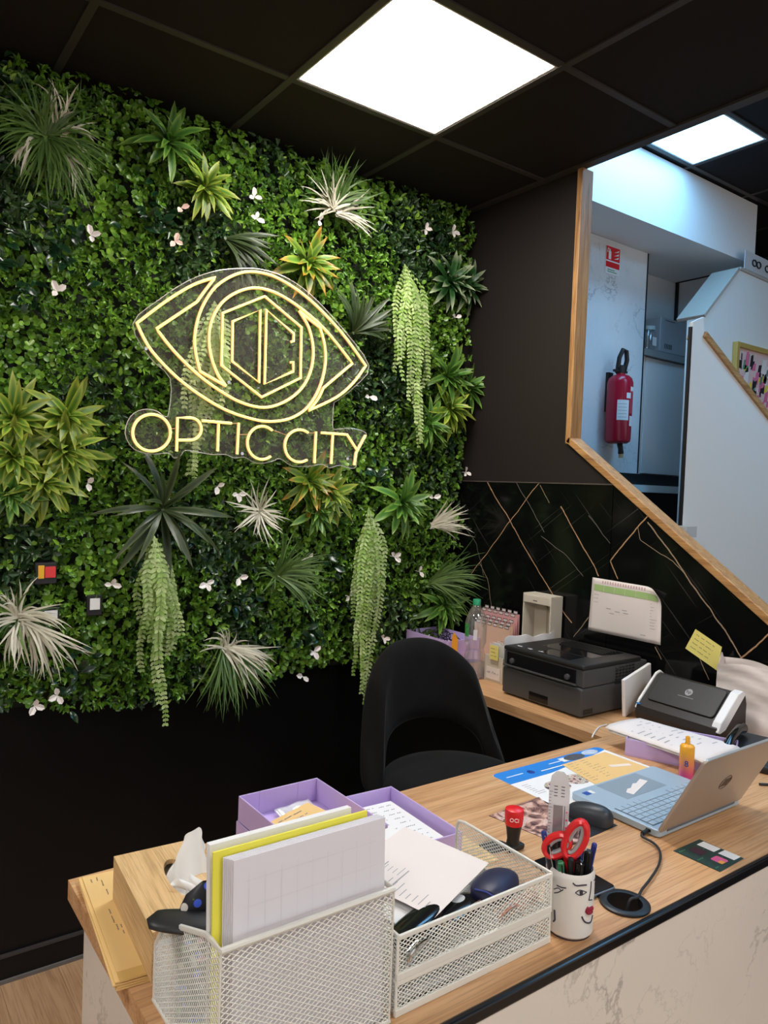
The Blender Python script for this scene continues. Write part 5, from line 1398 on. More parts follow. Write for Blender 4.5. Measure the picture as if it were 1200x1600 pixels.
pen('blue ballpoint pen at the right rim of the mug', .017, -.004, .16, 5.5, .140, .0042, M_PENB, M_PENB)
pen('dark blue felt pen behind the blue ballpoint', .018, .006, .14, .2, .148, .0054, M_BLACK, M_PENB)
pen('black pencil at the back of the mug', .008, .018, .08, 1.0, .128, .0042, M_BLACKGLOSS)
pen('black fine liner between the scissor handles', -.010, -.008, .08, 3.6, .125, .0045, M_BLACK)
pen('navy pen low in the middle of the mug', .004, -.004, .05, 5, .126, .0048, M_PENB)
# scissors
sc0 = thing('scissors', 'scissors with red and grey handles standing in the mug', 'scissors', (MC.x, MC.y - .002, MT))
camd = Vector((MC.x, MC.y, 0)).normalized(); rt = Vector((camd.y, -camd.x, 0)); up = Vector((0, 0, 1))
def loop(cx, cz, a_, b_, rot, r, m, name, off):
    pts = []
    for k in range(28):
        an = 2 * PI * k / 28; x, z = a_ * math.cos(an), b_ * math.sin(an)
        X = cx + x * math.cos(rot) - z * math.sin(rot); Z = cz + x * math.sin(rot) + z * math.cos(rot)
        pts.append(rt * X - camd * off + up * Z)
    mb = MB(); mb.tube(pts, r, 8, True, flat=1.5); return mb.build(name, m, sc0, smooth=True)
loop(-.027, .136, .0235, .0150, .75, .0058, M_RED, 'small_handle', .010)
loop(-.027, .136, .0160, .0085, .75, .0034, mat('handle_grey', (.38, .37, .37), .5), 'small_handle_liner', .011)
loop(.002, .152, .0320, .0150, 1.22, .0060, M_RED, 'large_handle', .012)
loop(.002, .152, .0240, .0080, 1.22, .0036, mat('handle_grey_large', (.38, .37, .37), .5), 'large_handle_liner', .013)
mb = MB(); mb.tube([rt * -.012 + up * .120 - camd * .01, rt * -.004 + up * .09], .006, 8); mb.tube([rt * .0 + up * .120 - camd * .01, rt * -.003 + up * .09], .006, 8); mb.build('shank', M_RED, sc0, smooth=True)
mb = MB(); mb.prism([(-.008, .0), (-.001, -.0), (.006, .095), (-.008, .095)], -.001, .001, 'y', basis((0, 0, 0), rt, camd, up)); mb.build('blade', M_STEEL, sc0)
# pupil ruler
t = thing('clear_ruler', 'clear plastic measuring ruler standing up in the mug', 'ruler', (MC.x + camd.x * .016 - rt.x * .026, MC.y + camd.y * .016 - rt.y * .026, MT + .003))
Mr = basis((0, 0, 0), rt, camd, up)
ol = [(-.0165, 0), (.0165, 0), (.0175, .215), (.014, .240), (.006, .2485), (-.006, .2485), (-.014, .240), (-.0175, .215)]
MB().prism(ol, -.0008, .0008, 'y', Mr).build('blade', M_FROST, t)
MB().box(-.009, .007, -.0010, .0010, .098, .190, Mr).build('clear_window', clear_mat('dark_clear', (.30, .28, .30), .6, .1), t)
p = MB()
for i in range(26): p.box(-.0168, -.0168 + (.006 if i % 5 == 0 else .0035), -.0013, -.0009, .075 + i * .0055, .0756 + i * .0055, Mr)
for i in range(4): p.box(-.009, -.003, -.0013, -.0009, .222 - i * .0055, .2232 - i * .0055, Mr); p.box(.003, .009, -.0013, -.0009, .222 - i * .0055, .2232 - i * .0055, Mr)
p.box(.0095, .0105, -.0013, -.0009, .11, .19, Mr)
p.build('scale_print', M_INK, t)
p = MB()
for i, r in enumerate((.0034, .0030, .0026, .0022, .0018, .0014)): p.lathe([(0, -.0014), (r, -.0014), (r, -.0009), (0, -.0009)], 14, Mr @ T(.0135, 0, .112 + i * .0135) @ RX(PI / 2) @ RX(PI) @ T(0, 0, .0))
p.build('pink_dots', mat('dot_pink', (.75, .08, .22), .5), t)
t = thing('white_pen_strip', 'thin white paper strip beside the large scissor handle', 'paper strip', (MC.x + rt.x * .016, MC.y + rt.y * .016, MT + .002))
MB().prism([(-.003, 0), (.004, 0), (.007, .135), (.004, .158)], -.0006, .0006, 'y', Mr).build('strip', M_PAPER, t)

# --- smartphone, card
t = thing('smartphone', 'black smartphone with silver edge lying behind the face mug', 'phone', (1.146, .904, DESK + .0004), math.radians(-3))
MB().prism(rrect(-.036, .036, -.074, .074, .008), 0, .008).build('phone_body', mat('phone_frame', (.20, .21, .24), .35, metal=.6), t, bevel=.002)
MB().prism(rrect(-.0345, .0345, -.0725, .0725, .007), .0081, .0085).build('screen', M_BLACKGLOSS, t)
MB().box(-.018, -.008, -.0746, -.0740, .003, .0055).build('port', M_BLACK, t)
cq = [D(1052, 1330), D(1093, 1312), D(1162, 1342), D(1125, 1363)]; c = sum(cq, Vector()) / 4
t = thing('black_green_card', 'black and green printed card lying flat near the desk front edge', 'card', (c.x, c.y, DESK + .0003)); cq = [q - c for q in cq]
slab(cq, 0, .0009, 'card_sheet', M_TEAL, t)
ux = (cq[1] - cq[0]).normalized(); uy = (cq[0] - cq[3]).normalized(); cm = basis(cq[3] + Vector((0, 0, .0010)), ux, uy, (0, 0, 1))
for (x0, x1, y0, y1, m, nm) in ((.068, .094, .052, .090, M_PAPER, 'white_patch'), (.070, .096, .010, .044, M_PAPER, 'white_patch')):
    MB().box(x0, x1, y0, y1, 0, .0003, cm).build(nm, m, t)
MB().prism(rrect(.030, .056, .058, .086, .004), 0, .0003, 'z', cm).build('dark_badge', mat('badge_dark', (.06, .02, .04), .5), t)
MB().prism(rrect(.032, .058, .014, .040, .005), 0, .0003, 'z', cm).build('pink_badge', mat('badge_pink', (.75, .12, .32), .5), t)
MB().box(.032, .046, .014, .024, .0003, .0005, cm).build('orange_corner', mat('badge_orange', (.85, .40, .08), .5), t)
p = MB()
for (x0, x1, y) in ((.005, .028, .09), (.005, .026, .05), (.005, .026, .012), (.060, .066, .03), (.060, .066, .07)): 
    q = MB(); scribble(q, x0, x1, y, .006, .0003, rd, .0006); p.add(q.v, q.f, cm)
p.build('green_print', mat('card_green', (.05, .30, .16), .5), t)

# ================================================================== things at the back of the desk and on the counter
# lilac tray with printed sheets
d0 = (D(1110, 1208) - D(976, 1180)); d0.z = 0; ang = math.atan2(d0.y, d0.x)
p0 = D(976, 1180)
t = thing('lilac_tray', 'lilac tray buried under printed sheets behind the laptop', 'tray', (p0.x, p0.y, DESK + .0004), ang, GL)
open_box(t, .275, .185, .048, M_PURPLE)
def draped(label, pts, h, sag, rows, seed):
    Q = [D(*q, h) for q in pts]; c = sum(Q, Vector()) / 4; t = thing('printed_sheet', label, 'paper', c, 0, 'printed sheets on the lilac tray')
    def f(u, v):
        a = Q[0] + (Q[1] - Q[0]) * u; b = Q[3] + (Q[2] - Q[3]) * u; p = a + (b - a) * v - c
        return (p.x, p.y, p.z + .004 * math.sin(PI * u) - sag * (max(0, v - .80) / .2) ** 2 - .006 * max(0, .12 - u) / .12)
    MB().grid(f, 16, 16).build('sheet', M_PAPER_P if seed else M_PAPER, t, smooth=True, solid=.0006)
    r = random.Random(seed); p = MB()
    for i in range(rows):
        v = .10 + .8 * i / rows
        for (u0, u1) in ((.12, .12 + .25 * r.random()), (.45, .45 + .18 * r.random()), (.70, .70 + .2 * r.random())):
            if r.random() < .25: continue
            for s in range(4):
                a_, b_ = u0 + (u1 - u0) * s / 4, u0 + (u1 - u0) * (s + .8) / 4
                A, B, C_, E_ = [Vector(f(x, y)) + Vector((0, 0, .0009)) for x, y in ((a_, v), (b_, v), (b_, v + .016), (a_, v + .016))]
                p.quad(A, B, C_, E_)
    p.build('print', M_INKG, t)
draped('lower printed sheet on the lilac tray behind the laptop', [(950, 1139), (1006, 1126), (1162, 1170), (1106, 1193)], .0495, .0, 8, 0)
draped('top printed sheet curling over the lilac tray behind the laptop', [(945, 1134), (1000, 1122), (1155, 1165), (1104, 1189)], .0555, .004, 12, 4)
P = [D(*q, .003) for q in ((948, 1132), (936, 1136), (928, 1146), (925, 1152))]
mb = MB(); mb.tube([q - P[0] for q in smooth_path(P, sub=5)], .0022, 8); o = mb.build('cable', M_WHITE, None, smooth=True, loc=P[0]); tag(o, 'short white cable at the joint of desk and counter', 'cable')

# --- laser printer
PX, PY, PW, PD, PH = 1.958, 1.545, .356, .352, .176
t = thing('laser_printer', 'dark grey laser printer standing on the side counter', 'printer', (PX, PY, DESK + .0005))
MB().box(0, PD - .02, 0, PW, .006, .100).build('lower_body', M_GREY, t, bevel=.006)
MB().box(.006, PD, .0, PW, .101, .160).build('upper_body', M_GREY, t, bevel=.005)
MB().box(.001, PD - .035, -.002, PW + .002, .161, PH).build('top_cover', M_GREY2, t, bevel=.006)
MB().box(.12, .30, .06, .285, PH, PH + .0008).build('output_well', M_BLACKGLOSS, t)
for k in range(6): MB().box(.20 + k * .014, .204 + k * .014, .075, .27, PH + .0008, PH + .004 + .0006 * k).build('output_rib', M_GREY2, t)
MB().box(.03, .11, .08, .22, PH + .0001, PH + .0012).build('display_strip', M_BLACKGLOSS, t, bevel=.0005, segs=1)
for k in range(3): MB().lathe([(0, 0), (.006, 0), (.0055, .0014), (0, .0018)], 18, T(.040 + .0 * k, .345 - .05 * k - .03, PH) @ Matrix.Scale(1.9, 4, (0, 1, 0))).build('button', mat('button_grey%d' % k, (.42, .42, .43), .4), t)
MB().box(.0, .0055, .030, PW - .018, .104, .156).build('feed_slot', M_BLACKGLOSS, t)
for y in (.060, PW - .045): MB().lathe([(0, 0), (.010, 0), (.009, .008), (0, .010)], 18, T(.001, y, .128) @ RY(-PI / 2)).build('paper_guide', mat('guide_grey', (.07, .07, .075), .4), t, smooth=True)
MB().box(-.008, .0, .020, PW - .005, .106, .112).build('slot_flap', M_GREY, t, bevel=.0015)
MB().box(-.001, .0, .14, .225, .012, .040).build('cassette_grip', M_BLACKGLOSS, t)
mb = MB()
for i in range(6):
    for j in range(6): mb.box(.175 + i * .018, .188 + i * .018, -.0012, .0004, .095 + j * .0105, .1022 + j * .0105)
mb.build('side_vent', M_BLACKGLOSS, t)
mb = MB()
for j in range(4): mb.box(.012, .060, -.0012, .0062, .014 + j * .0045, .0165 + j * .0045)
mb.build('corner_louvre', M_BLACKGLOSS, t)
# padded white envelope beside it
t = thing('white_envelope', 'white padded envelope standing behind the printer', 'envelope', (1.985, 1.925, DESK + .0005), math.radians(4))
MB().grid(lambda u, v: (.30 * u, .012 * math.sin(PI * u) * (1 if v < .5 else -1) * math.sin(PI * min(1, (v if v < .5 else 1 - v) * 2)) + .004 * math.sin(13 * u), (.205 + .008 * math.sin(7 * u) + .004 * math.sin(19 * u)) * (v * 2 if v < .5 else 2 - 2 * v)), 20, 16).build('envelope_body', M_PAPER, t, smooth=True)

# --- card index, upright box, pink dividers
t = thing('card_index_box', 'cream card index box with a handwritten label left of the printer', 'box', (2.040, 1.982, DESK + .0005))
open_box(t, .20, .098, .098, M_CREAM, .004)
MB().box(-.002, 0, .012, .086, .010, .055).build('label_card', M_PAPER_P, t)
p = MB(); q = MB(); scribble(q, .018, .078, .034, .012, 0, rd, .0007); p.add(q.v, q.f, basis((-.0026, .098, .0), (0, -1, 0), (0, 0, 1), (-1, 0, 0))); p.build('handwriting', M_INK, t)
cols = [M_PAPER, M_PAPER_P, mat('card_peach', (.72, .48, .36), .8), M_PAPER, mat('card_rose', (.66, .36, .32), .8), M_CREAM]
for k in range(9):
    names_ = ['frontmost', 'second', 'third', 'fourth', 'fifth', 'sixth', 'seventh', 'eighth', 'rearmost']
    o = MB().prism([(0, 0), (.084, 0), (.084, .135), (.06, .135), (.058, .142), (.03, .142), (.028, .135), (0, .135)], 0, .0014, 'x', RY(-.10)).build('index_card', cols[k % 6], None, loc=(2.070 + .0165 * k, 1.989, DESK + .007 + .003 * (k % 3)))
    tag(o, names_[k] + ' index card standing in the cream card box', 'card', 'index cards in the cream box')
t = tag(MB().box(-.0006, .0006, 0, .045, 0, .055).build('yellow_note', M_NOTE, None, loc=(2.033, 2.002, DESK + .088)), 'yellow sticky note on the cream card index box', 'note')
p = MB()
for k in range(3): q = MB(); scribble(q, .006, .038, .042 - k * .014, .005, 0, rd, .0006); p.add(q.v, q.f, basis((-.0009, .045, 0), (0, -1, 0), (0, 0, 1), (-1, 0, 0)))
p.build('handwriting', M_INK, t)
t = thing('upright_box', 'tall beige open box standing on end against the black marble', 'box', (2.262, 1.952, DESK + .0005))
for nm, a in (('side_panel', (0, .07, 0, .006, 0, .325)), ('side_panel', (0, .07, .142, .148, 0, .325)), ('back_panel', (.064, .07, .006, .142, 0, .325)), ('top_panel', (0, .064, .006, .142, .318, .325)), ('bottom_panel', (0, .064, .006, .142, 0, .006))):
    MB().box(*a).build(nm, M_CREAM, t, bevel=.0015)
MB().box(-.002, .012, .004, .144, .288, .320).build('front_lip', M_CREAM, t, bevel=.002)
MB().box(-.0026, -.002, .07, .092, .298, .3015).build('lip_notch', M_INK, t)
MB().box(.058, .0638, .07, .11, .006, .29).build('inner_rib', M_CREAM, t, bevel=.001)
for k in range(5):
    z1 = .165 + .012 * k + .012 * (k > 2)
    t = thing('pink_divider', ['front', 'second', 'third', 'fourth', 'rearmost'][k] + ' pink tabbed divider card against the marble', 'card', (2.235 + .012 * k, 2.135, DESK + .0005), 0, 'pink dividers on the counter')
    tabs = [(0, 0), (.20, 0), (.20, z1)]
    MB().box(0, .0014, 0, .215, 0, z1).build('card', M_PINK if k > 1 else cols[2], t)
    mb = MB()
    for i in range(6):
        y0 = .012 + i * .034 + .004 * (k % 2)
        mb.tube([(0, y0, z1), (0, y0, z1 + .012), (0, y0 + .022, z1 + .012), (0, y0 + .022, z1)], .0014, 5, True)
    mb.build('tab_outline', M_INK, t)
    mb = MB()
    for i in range(6): mb.box(.0003, .0011, .012 + i * .034 + .004 * (k % 2), .034 + i * .034 + .004 * (k % 2), z1, z1 + .012)
    mb.build('tab', M_PAPER_P, t)
o = tag(MB().prism([(0, 0), (.035, 0), (.035, .125), (.024, .145), (.008, .128), (0, .12)], 0, .001, 'x').build('orange_note', mat('orange_note', (.90, .38, .03), .6), None, loc=(2.060, 2.262, DESK + .0005)), 'orange paper note behind the water bottle', 'note')
# --- lilac trays with spectacles
lilac(2.046, 2.305, DESK + .0005, .185, .285, .052, 0, 'lower labelled lilac tray behind the water bottle')
t = lilac(2.048, 2.308, DESK + .0530, .182, .280, .050, 0, 'upper labelled lilac tray with dark spectacles behind the bottle')
for tt, z in ((t, .0),): 
    MB().box(-.001, 0, .012, .052, .012, .036).build('label_card', M_PAPER_P, tt)
    p = MB(); q = MB(); scribble(q, .004, .036, .012, .010, 0, rd, .0007); p.add(q.v, q.f, basis((-.0014, .052, .012), (0, -1, 0), (0, 0, 1), (-1, 0, 0))); p.build('handwriting', M_INK, tt)
    MB().box(-.003, -.002, .012, .048, -.042, -.014).build('lower_label_card', M_PAPER_P, tt)
for k in range(4):
    specs(['dark spectacles nearest the bottle in the lilac tray', 'second pair of dark spectacles in the lilac tray', 'third pair of dark spectacles in the lilac tray', 'dark spectacles at the far end of the lilac tray'][k], (2.135 + .01 * (k % 2), 2.355 + .048 * k, DESK + .072), .3 - .2 * k, M_BLACKGLOSS, .95, -.9 + .2 * k, False)
# --- water bottle
t = thing('water_bottle', 'large clear plastic water bottle with a green cap on the counter', 'bottle', (2.022, 2.118, DESK + .0005))
pr = [(0, .004), (.018, 0), (.034, .001), (.041, .010), (.042, .03), (.040, .05), (.042, .06), (.0415, .09), (.036, .105), (.0345, .115), (.036, .125), (.042, .14), (.0425, .20), (.041, .22), (.036, .242), (.026, .265), (.016, .280), (.0135, .288), (.0135, .292)]
MB().lathe(pr, 40).build('bottle_body', M_PET, t, smooth=True)
MB().lathe([(0, .006), (.033, .004), (.0395, .012), (.0405, .03), (.0388, .05), (.0400, .062), (0, .062)], 40).build('water', M_WATER, t, smooth=True)
MB().lathe([(.0155, .286), (.0155, .306), (.014, .308), (0, .308)], 28).build('cap', M_GREEN, t, smooth=True)
def lab(a0, a1, z0, z1, m, nm, r=.0431):
    MB().grid(lambda u, v: (r * math.cos(a0 + (a1 - a0) * u), r * math.sin(a0 + (a1 - a0) * u), z0 + (z1 - z0) * v), 12, 3).build(nm, m, t, smooth=True)
lab(2.6, 3.3, .165, .215, mat('label_green', (.06, .30, .08), .5, var=.7, vscale=90), 'green_print')
lab(3.75, 4.1, .155, .195, M_FROST, 'barcode_patch')
# --- sheet scanner
t = thing('sheet_scanner', 'black sheet-fed scanner with white end caps behind the papers', 'scanner', (2.100, 1.162, DESK + .0005), math.radians(-2))
prf = [(0, .012), (-.004, .035), (.004, .055), (.022, .070), (.100, .144), (.118, .150), (.150, .138), (.158, .11), (.158, 0), (.02, 0)]
MB().prism(prf, .0, .285, 'y').build('scanner_body', M_DARKBROWN, t, bevel=.004)
sl = Vector((.078, 0, .074)).normalized(); nn = Vector((-.074, 0, .078)).normalized()
ml = basis(Vector((.022, 0, .070)), (0, -1, 0), sl, nn)
MB().prism(rrect(-.262, -.028, .006, .112, .012), .0, .006, 'z', ml).build('lid_panel', M_GREY2, t, bevel=.002)
for y0, y1 in ((-.006, .022), (.280, .289)):
    capp = [(.0, .045), (.016, .072), (.100, .150), (.122, .156), (.140, .144), (.040, .048), (.012, .040)]
    MB().prism([(x, z) for x, z in capp], y0, y1, 'y').build('end_cap', M_WHITE, t, bevel=.003)
MB().lathe([(0, 0), (.0125, 0), (.0125, .0004), (0, .0004)], 28, ml @ T(-.140, .070, .0061)).build('round_emblem', M_INKG, t)
text_part('hp', .017, M_GREY2, t, ml @ T(-.140, .071, .0068), 'emblem_letters')
text_part('Scanner Pro', .006, M_INKG, t, ml @ T(-.140, .050, .0063), 'fine_lettering') if False else None
p = MB()
for i in range(12): rule(p, -.168 + i * .0045, -.1655 + i * .0045, .049, .0515, .0064)
q = MB(); q.add(p.v, p.f, ml); q.build('fine_print', M_INKG, t)
MB().box(.002, .006, .270, .284, .0585, .0625).build('blue_tab', M_BLUE, t)
t = thing('white_folder', 'white folder leaning between printer and scanner', 'folder', (2.118, 1.488, DESK + .0005), math.radians(10))
MB().box(0, .20, 0, .012, 0, .128, RY(-.14)).build('folder_body', M_PAPER, t, bevel=.002)
# --- paper bag
t = thing('paper_bag', 'crumpled white paper bag standing at the right end of the counter', 'bag', (2.303, 1.090, DESK + .0005), 0)
def bag(u, v):
    a = u * 4; s = int(a) % 4; f = a - int(a); hx, hy = .028, .178
    c = [(-hx, -hy), (hx, -hy), (hx, hy), (-hx, hy)]; p, q = c[s], c[(s + 1) % 4]
    x, y = p[0] + (q[0] - p[0]) * f, p[1] + (q[1] - p[1]) * f
    w_ = (.003 * math.sin(11 * u + 9 * v) + .0025 * math.sin(23 * u - 13 * v) + .003 * v * math.sin(31 * v + 40 * u))
    return (x * (1 - .25 * v) + w_, y * (1 + .02 * v) + w_ * .6, v * (.225 + .012 * math.sin(14 * u) + .010 * math.sin(33 * u)))
MB().grid(bag, 64, 20, closed_u=True).build('bag_wall', M_PAPER_P, t, smooth=True)
MB().box(-.027, .027, -.173, .173, .0, .002).build('bag_base', M_PAPER_P, t)
# --- desk telephone
t = thing('desk_telephone', 'black desk telephone half cut off at the right edge', 'telephone', (2.03, .93, DESK + .0005), math.radians(12))
MB().prism([(0, 0), (.17, 0), (.17, .055), (0, .02)], 0, .17, 'y').build('phone_base', M_BLACK, t, bevel=.006)
mk = basis(Vector((0, 0, .020)), (0, -1, 0), Vector((.17, 0, .035)).normalized(), Vector((-.035, 0, .17)).normalized())
for i in range(3):
    for j in range(4): MB().box(-.075 + i * .022, -.059 + i * .022, .035 + j * .018, .046 + j * .018, .0005, .004, mk).build('key', M_INKG, t, bevel=.001, segs=1)
MB().tube([mk @ Vector((-.150, .015, .018)), mk @ Vector((-.150, .05, .030)), mk @ Vector((-.150, .115, .030)), mk @ Vector((-.150, .155, .018))], [.016, .012, .012, .016], 12).build('handset', M_BLACKGLOSS, t, smooth=True)
# --- sheet and note on the marble
wx = vx - .0015
Q = [at(926, 902, x=wx), at(1034, 920, x=wx), at(1032, 1008, x=wx), at(919, 984, x=wx)]; c = sum(Q, Vector()) / 4
t = thing('wall_schedule', 'printed sheet with a green table header taped to the black marble', 'paper', c)
def fsh(u, v):
    a = Q[0] + (Q[1] - Q[0]) * u; b = Q[3] + (Q[2] - Q[3]) * u; p = a + (b - a) * v - c
    cur = max(0, u - .78) / .22 * max(0, .35 - v) / .35
    return (p.x - .004 * math.sin(PI * v) * math.sin(PI * u) - .03 * cur ** 2, p.y, p.z - .02 * cur ** 2)
MB().grid(fsh, 18, 14).build('sheet', M_PAPER_P, t, smooth=True, solid=.0006)
def patch(p, u0, u1, v0, v1, n=6):
    for k in range(n):
        a, b = u0 + (u1 - u0) * k / n, u0 + (u1 - u0) * (k + 1) / n
        p.quad(*[Vector(fsh(*q)) + Vector((-.0013, 0, 0)) for q in ((a, v0), (b, v0), (b, v1), (a, v1))])
p = MB()
for k in range(6): patch(p, .04 + k * .155, .19 + k * .155, .115, .235)
p.build('green_header', M_GREENPRINT, t)
p = MB()
for k in range(17): patch(p, .16 + k * .038, .175 + k * .038, .030, .085, 1)
p.build('pink_heading', mat('pink_ink', (.62, .36, .40), .8), t)
p = MB()
for k in range(9): patch(p, .86, .86 + .08 * rd.random(), .30 + k * .055, .308 + k * .055, 1)
for k in range(3): patch(p, .05, .12, .30 + k * .07, .308 + k * .07, 1)
for (u, v) in ((.25, .52), (.38, .55), (.48, .5), (.5, .55), (.74, .88), (.3, .6)): patch(p, u, u + .07, v, v + .012, 1)
p.build('table_print', M_INKG, t)
Q2 = [at(1087, 983, x=wx), at(1128, 1011, x=wx), at(1121, 1048, x=wx), at(1071, 1013, x=wx)]; c = sum(Q2, Vector()) / 4
t = thing('yellow_note', 'yellow handwritten sticky note tilted on the black marble', 'note', c)
mb = MB(); mb.add([tuple(q - c) for q in Q2] + [tuple(q - c - Vector((.0012, 0, 0))) for q in Q2], [(0, 1, 2, 3), (7, 6, 5, 4), (0, 4, 5, 1), (1, 5, 6, 2), (2, 6, 7, 3), (3, 7, 4, 0)]); mb.build('note_sheet', M_NOTE, t)
p = MB(); ux = (Q2[1] - Q2[0]).normalized(); uz = (Q2[0] - Q2[3]).normalized()
for k in range(4): q = MB(); scribble(q, .012, .085, -.014 - .016 * k, .005, 0, rd, .0005); p.add(q.v, q.f, basis(Q2[0] - c - Vector((.0016, 0, 0)), ux, uz, (-1, 0, 0)))
p.build('handwriting', M_INK, t)

# ================================================================== seen through the opening
# fire extinguisher and its sign
EC = at(966, 640, y=2.60); ez = CZ
t = thing('fire_extinguisher', 'red fire extinguisher hung on the white marble by the stairs', 'extinguisher', (EC.x, 2.595, CZ + .285))
MB().lathe([(0, 0), (.05, .0), (.067, .012), (.070, .03), (.070, .335), (.062, .360), (.045, .375), (.024, .382), (.024, .392)], 40).build('cylinder', M_REDEXT, t, smooth=True)
MB().lathe([(.028, .388), (.030, .395), (.030, .425), (.022, .432), (0, .432)], 24).build('valve', M_BLACK, t, smooth=True)
MB().box(-.06, .05, -.010, .010, .392, .406).build('lever', M_BLACK, t, bevel=.003)
mb = MB(); mb.tube([(-.028 + .0, 0, .42), (-.032, -.01, .47), (-.010, -.015, .515), (.020, -.015, .510), (.036, -.01, .465), (.030, 0, .405)], .013, 10); mb.build('carry_hose', M_BLACK, t, smooth=True)
MB().tube([(.02, 0, .005), (.018, -.01, -.03), (.022, -.01, -.055)], [.016, .014, .016], 12).build('nozzle', M_BLACK, t, smooth=True)
MB().tube([(.022, -.01, -.054), (.023, -.01, -.078)], .013, 12).build('nozzle_tip', mat('brass', (.55, .42, .22), .35, metal=.6), t, smooth=True)
def ext_lab(a0, a1, z0, z1, m, nm, r=.0706): MB().grid(lambda u, v: (r * math.cos(a0 + (a1 - a0) * u), r * math.sin(a0 + (a1 - a0) * u), z0 + (z1 - z0) * v), 10, 3).build(nm, m, t, smooth=True)
d2r = math.radians
ext_lab(d2r(208), d2r(262), .125, .235, M_PAPER, 'inspection_label')
ext_lab(d2r(248), d2r(272), .245, .275, M_PAPER, 'round_label')
ext_lab(d2r(270), d2r(312), .095, .150, M_PAPER, 'white_label')
ext_lab(d2r(268), d2r(305), .165, .29, mat('label_red', (.50, .05, .07), .4, var=.5, vscale=120), 'red_label')
ext_lab(d2r(270), d2r(305), .285, .31, M_PAPER, 'label_heading')
p = MB()
for i in range(5):
    z0 = .140 + i * .018
    p.grid(lambda u, v: (.071 * math.cos(d2r(212 + 40 * u)), .071 * math.sin(d2r(212 + 40 * u)), z0 + .0025 * v), 6, 2)
p.build('label_print', M_INKG, t)
MB().box(-.02, .02, .065, .084, .18, .40).build('bracket', M_BLACK, t)
sy = 2.6785
s0, s1 = at(947, 382, y=sy), at(967, 433, y=sy)
t = thing('fire_sign', 'small red fire extinguisher sign above the extinguisher', 'sign', ((s0.x + s1.x) / 2, sy, (s0.z + s1.z) / 2))
sw, sh = (s1.x - s0.x) / 2, (s0.z - s1.z) / 2
MB().box(-sw, sw, -.002, 0, -sh, sh).build('plate', M_WHITE, t)
MB().box(-sw + .003, sw - .003, -.0026, -.002, -sh * .02, sh - .003).build('red_field', M_RED, t)
MB().box(-sw + .003, sw - .003, -.0026, -.002, -sh * .52, -sh * .12).build('red_caption', M_RED, t)
pg = MB(); pg.box(-sw * .62, -sw * .28, -.0032, -.0026, sh * .05, sh * .62); pg.box(-sw * .55, -sw * .38, -.0032, -.0026, sh * .62, sh * .75); pg.tube([(-sw * .45, -.003, sh * .72), (-sw * .75, -.003, sh * .8), (-sw * .8, -.003, sh * .5)], .003, 5)
for i in range(3): pg.prism([(sw * .15, sh * (.12 + .24 * i)), (sw * .75, sh * (.2 + .24 * i)), (sw * .8, sh * (.36 + .24 * i)), (sw * .5, sh * (.24 + .24 * i))], -.0032, -.0026, 'y')
pg.build('pictogram', M_WHITE, t)
p = MB()
for i in range(2): p.box(-sw * .7, sw * (.3 + .3 * i), -.0030, -.0026, -sh * (.72 + .14 * i), -sh * (.66 + .14 * i))
p.build('caption_print', M_GREEN, t)
# kitchenette
t = thing('kitchen_cabinet', 'white low kitchen cabinet beside the white marble', 'cabinet', (3.83, 2.70, CZ + .130))
MB().box(.0, .62, .02, .22, 0, .70).build('cabinet_body', M_WHITEWALL, t)
MB().box(.045, .615, .0, .018, .004, .696).build('cabinet_door', M_WHITE, t, bevel=.003)
MB().box(.005, .040, .004, .018, .0, .700).build('filler_strip', M_WHITEWALL, t)
t = thing('kitchen_worktop', 'grey worktop slab on the white kitchen cabinet', 'worktop', (3.82, 2.68, CZ + .8305))
MB().box(0, .66, 0, .24, 0, .040).build('slab', mat('grey_worktop', (.30, .31, .32), .4), t, bevel=.003)
t = thing('microwave', 'silver microwave oven turned sideways on the kitchen worktop', 'microwave', (4.00, 2.70, CZ + .871))
MB().box(0, .345, 0, .20, .008, .215).build('casing', mat('silver_casing', (.52, .54, .57), .4, metal=.3), t, bevel=.004)
MB().box(.345, .365, 0, .20, .008, .215).build('front_frame', M_BLACK, t, bevel=.003)
mb = MB()
for k in range(9): mb.box(.05 + k * .009, .054 + k * .009, -.0008, .001, .03, .060)
for k in range(9): mb.box(.05 + k * .011, .056 + k * .011, -.0008, .001, .197, .203)
mb.build('vent', M_BLACK, t)
for x, y in ((.03, .03), (.31, .03), (.03, .17), (.31, .17)): MB().box(x - .01, x + .01, y - .01, y + .01, 0, .009).build('foot', M_BLACK, t)
t = thing('glass_jar', 'clear glass jar with a lid left of the microwave', 'jar', (3.935, 2.735, CZ + .871))
MB().lathe([(0, .0), (.036, .0), (.042, .006), (.042, .10), (.034, .122), (.034, .128)], 28).build('jar_body', M_PET, t, smooth=True)
MB().lathe([(.037, .126), (.037, .148), (0, .148)], 28).build('lid', mat('jar_lid', (.45, .50, .50), .4), t, smooth=True)
MB().box(-.02, .02, -.0432, -.0425, .03, .08).build('label', M_PAPER, t)
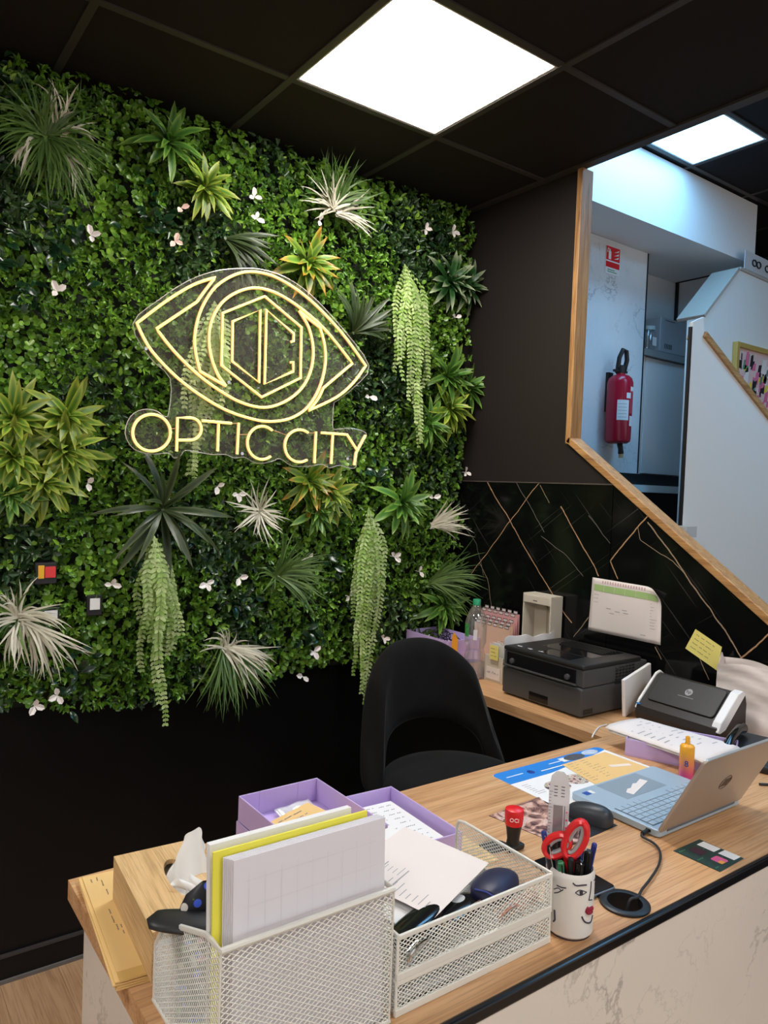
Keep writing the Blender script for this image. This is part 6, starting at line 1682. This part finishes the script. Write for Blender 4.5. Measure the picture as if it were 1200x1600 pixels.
# framed picture on the far parapet
fy = Y2 - .001
f0 = at(1145, 534, y=fy); f1 = at(1160, 590, y=fy)
FW, FH = .62, .42
t = thing('framed_picture', 'colourful pop collage picture in a gold frame by the stairs', 'picture', (f0.x, fy, f0.z - FH))
for nm, a in (('frame_side', (0, .028, 0, FH)), ('frame_side', (FW - .028, FW, 0, FH)), ('frame_side', (.028, FW - .028, FH - .028, FH)), ('frame_side', (.028, FW - .028, 0, .028))):
    MB().box(a[0], a[1], -.03, 0, a[2], a[3]).build(nm, mat('gold_frame', (.55, .36, .10), .4, metal=.2), t, bevel=.002)
MB().box(.028, FW - .028, -.012, -.001, .028, FH - .028).build('canvas', mat('canvas_pink', (.72, .52, .50), .6), t)
ra = random.Random(12); pal = [mat('pop_black', (.02, .02, .025), .6), mat('pop_pink', (.72, .16, .30), .6), mat('pop_grey', (.16, .20, .20), .6), mat('pop_white', (.78, .72, .70), .6), mat('pop_yellow', (.80, .62, .06), .6), mat('pop_green', (.12, .32, .20), .6)]
mbs = [MB() for _ in pal]
for k in range(110):
    x, z = ra.uniform(.035, FW - .09), ra.uniform(.035, FH - .10); w_, h_ = ra.uniform(.015, .06), ra.uniform(.02, .085); i = ra.choice((0, 0, 1, 1, 2, 3, 3, 5)) if k % 9 else 4
    z_ = -.0122 - .0001 * (k % 8)
    MB().prism([(x, z), (x + w_ * ra.uniform(.6, 1), z + h_ * ra.uniform(-.1, .2)), (x + w_, z + h_), (x + w_ * .3, z + h_ * ra.uniform(.7, 1.1))], z_ - .0003, z_, 'y').build('collage_shape', pal[i], t)
for i, mb in enumerate(mbs):
    if mb.v: mb.build('collage_shape', pal[i], t)
# clear shelf of spectacles on the far parapet
b3 = at(1163, 424, y=Y2 + .05)
t = thing('display_strip', 'clear acrylic strip with small dark spectacles above the far parapet', 'display', (b3.x, Y2 + .05, b3.z - .005))
mt = RY(-math.atan(s2))
MB().box(0, .9, 0, .006, .024, .13, mt).build('acrylic_strip', M_FROST, t)
for k in range(5):
    for s in (0, 1):
        mb = MB(); mb.tube([(.10 + .15 * k + s * .05 + .022 * math.cos(a), -.004, .075 + .018 * math.sin(a)) for a in [2 * PI * i / 14 for i in range(14)]], .004, 5, True, mtx=mt); mb.build('spectacle_rim', M_BLACK, t)
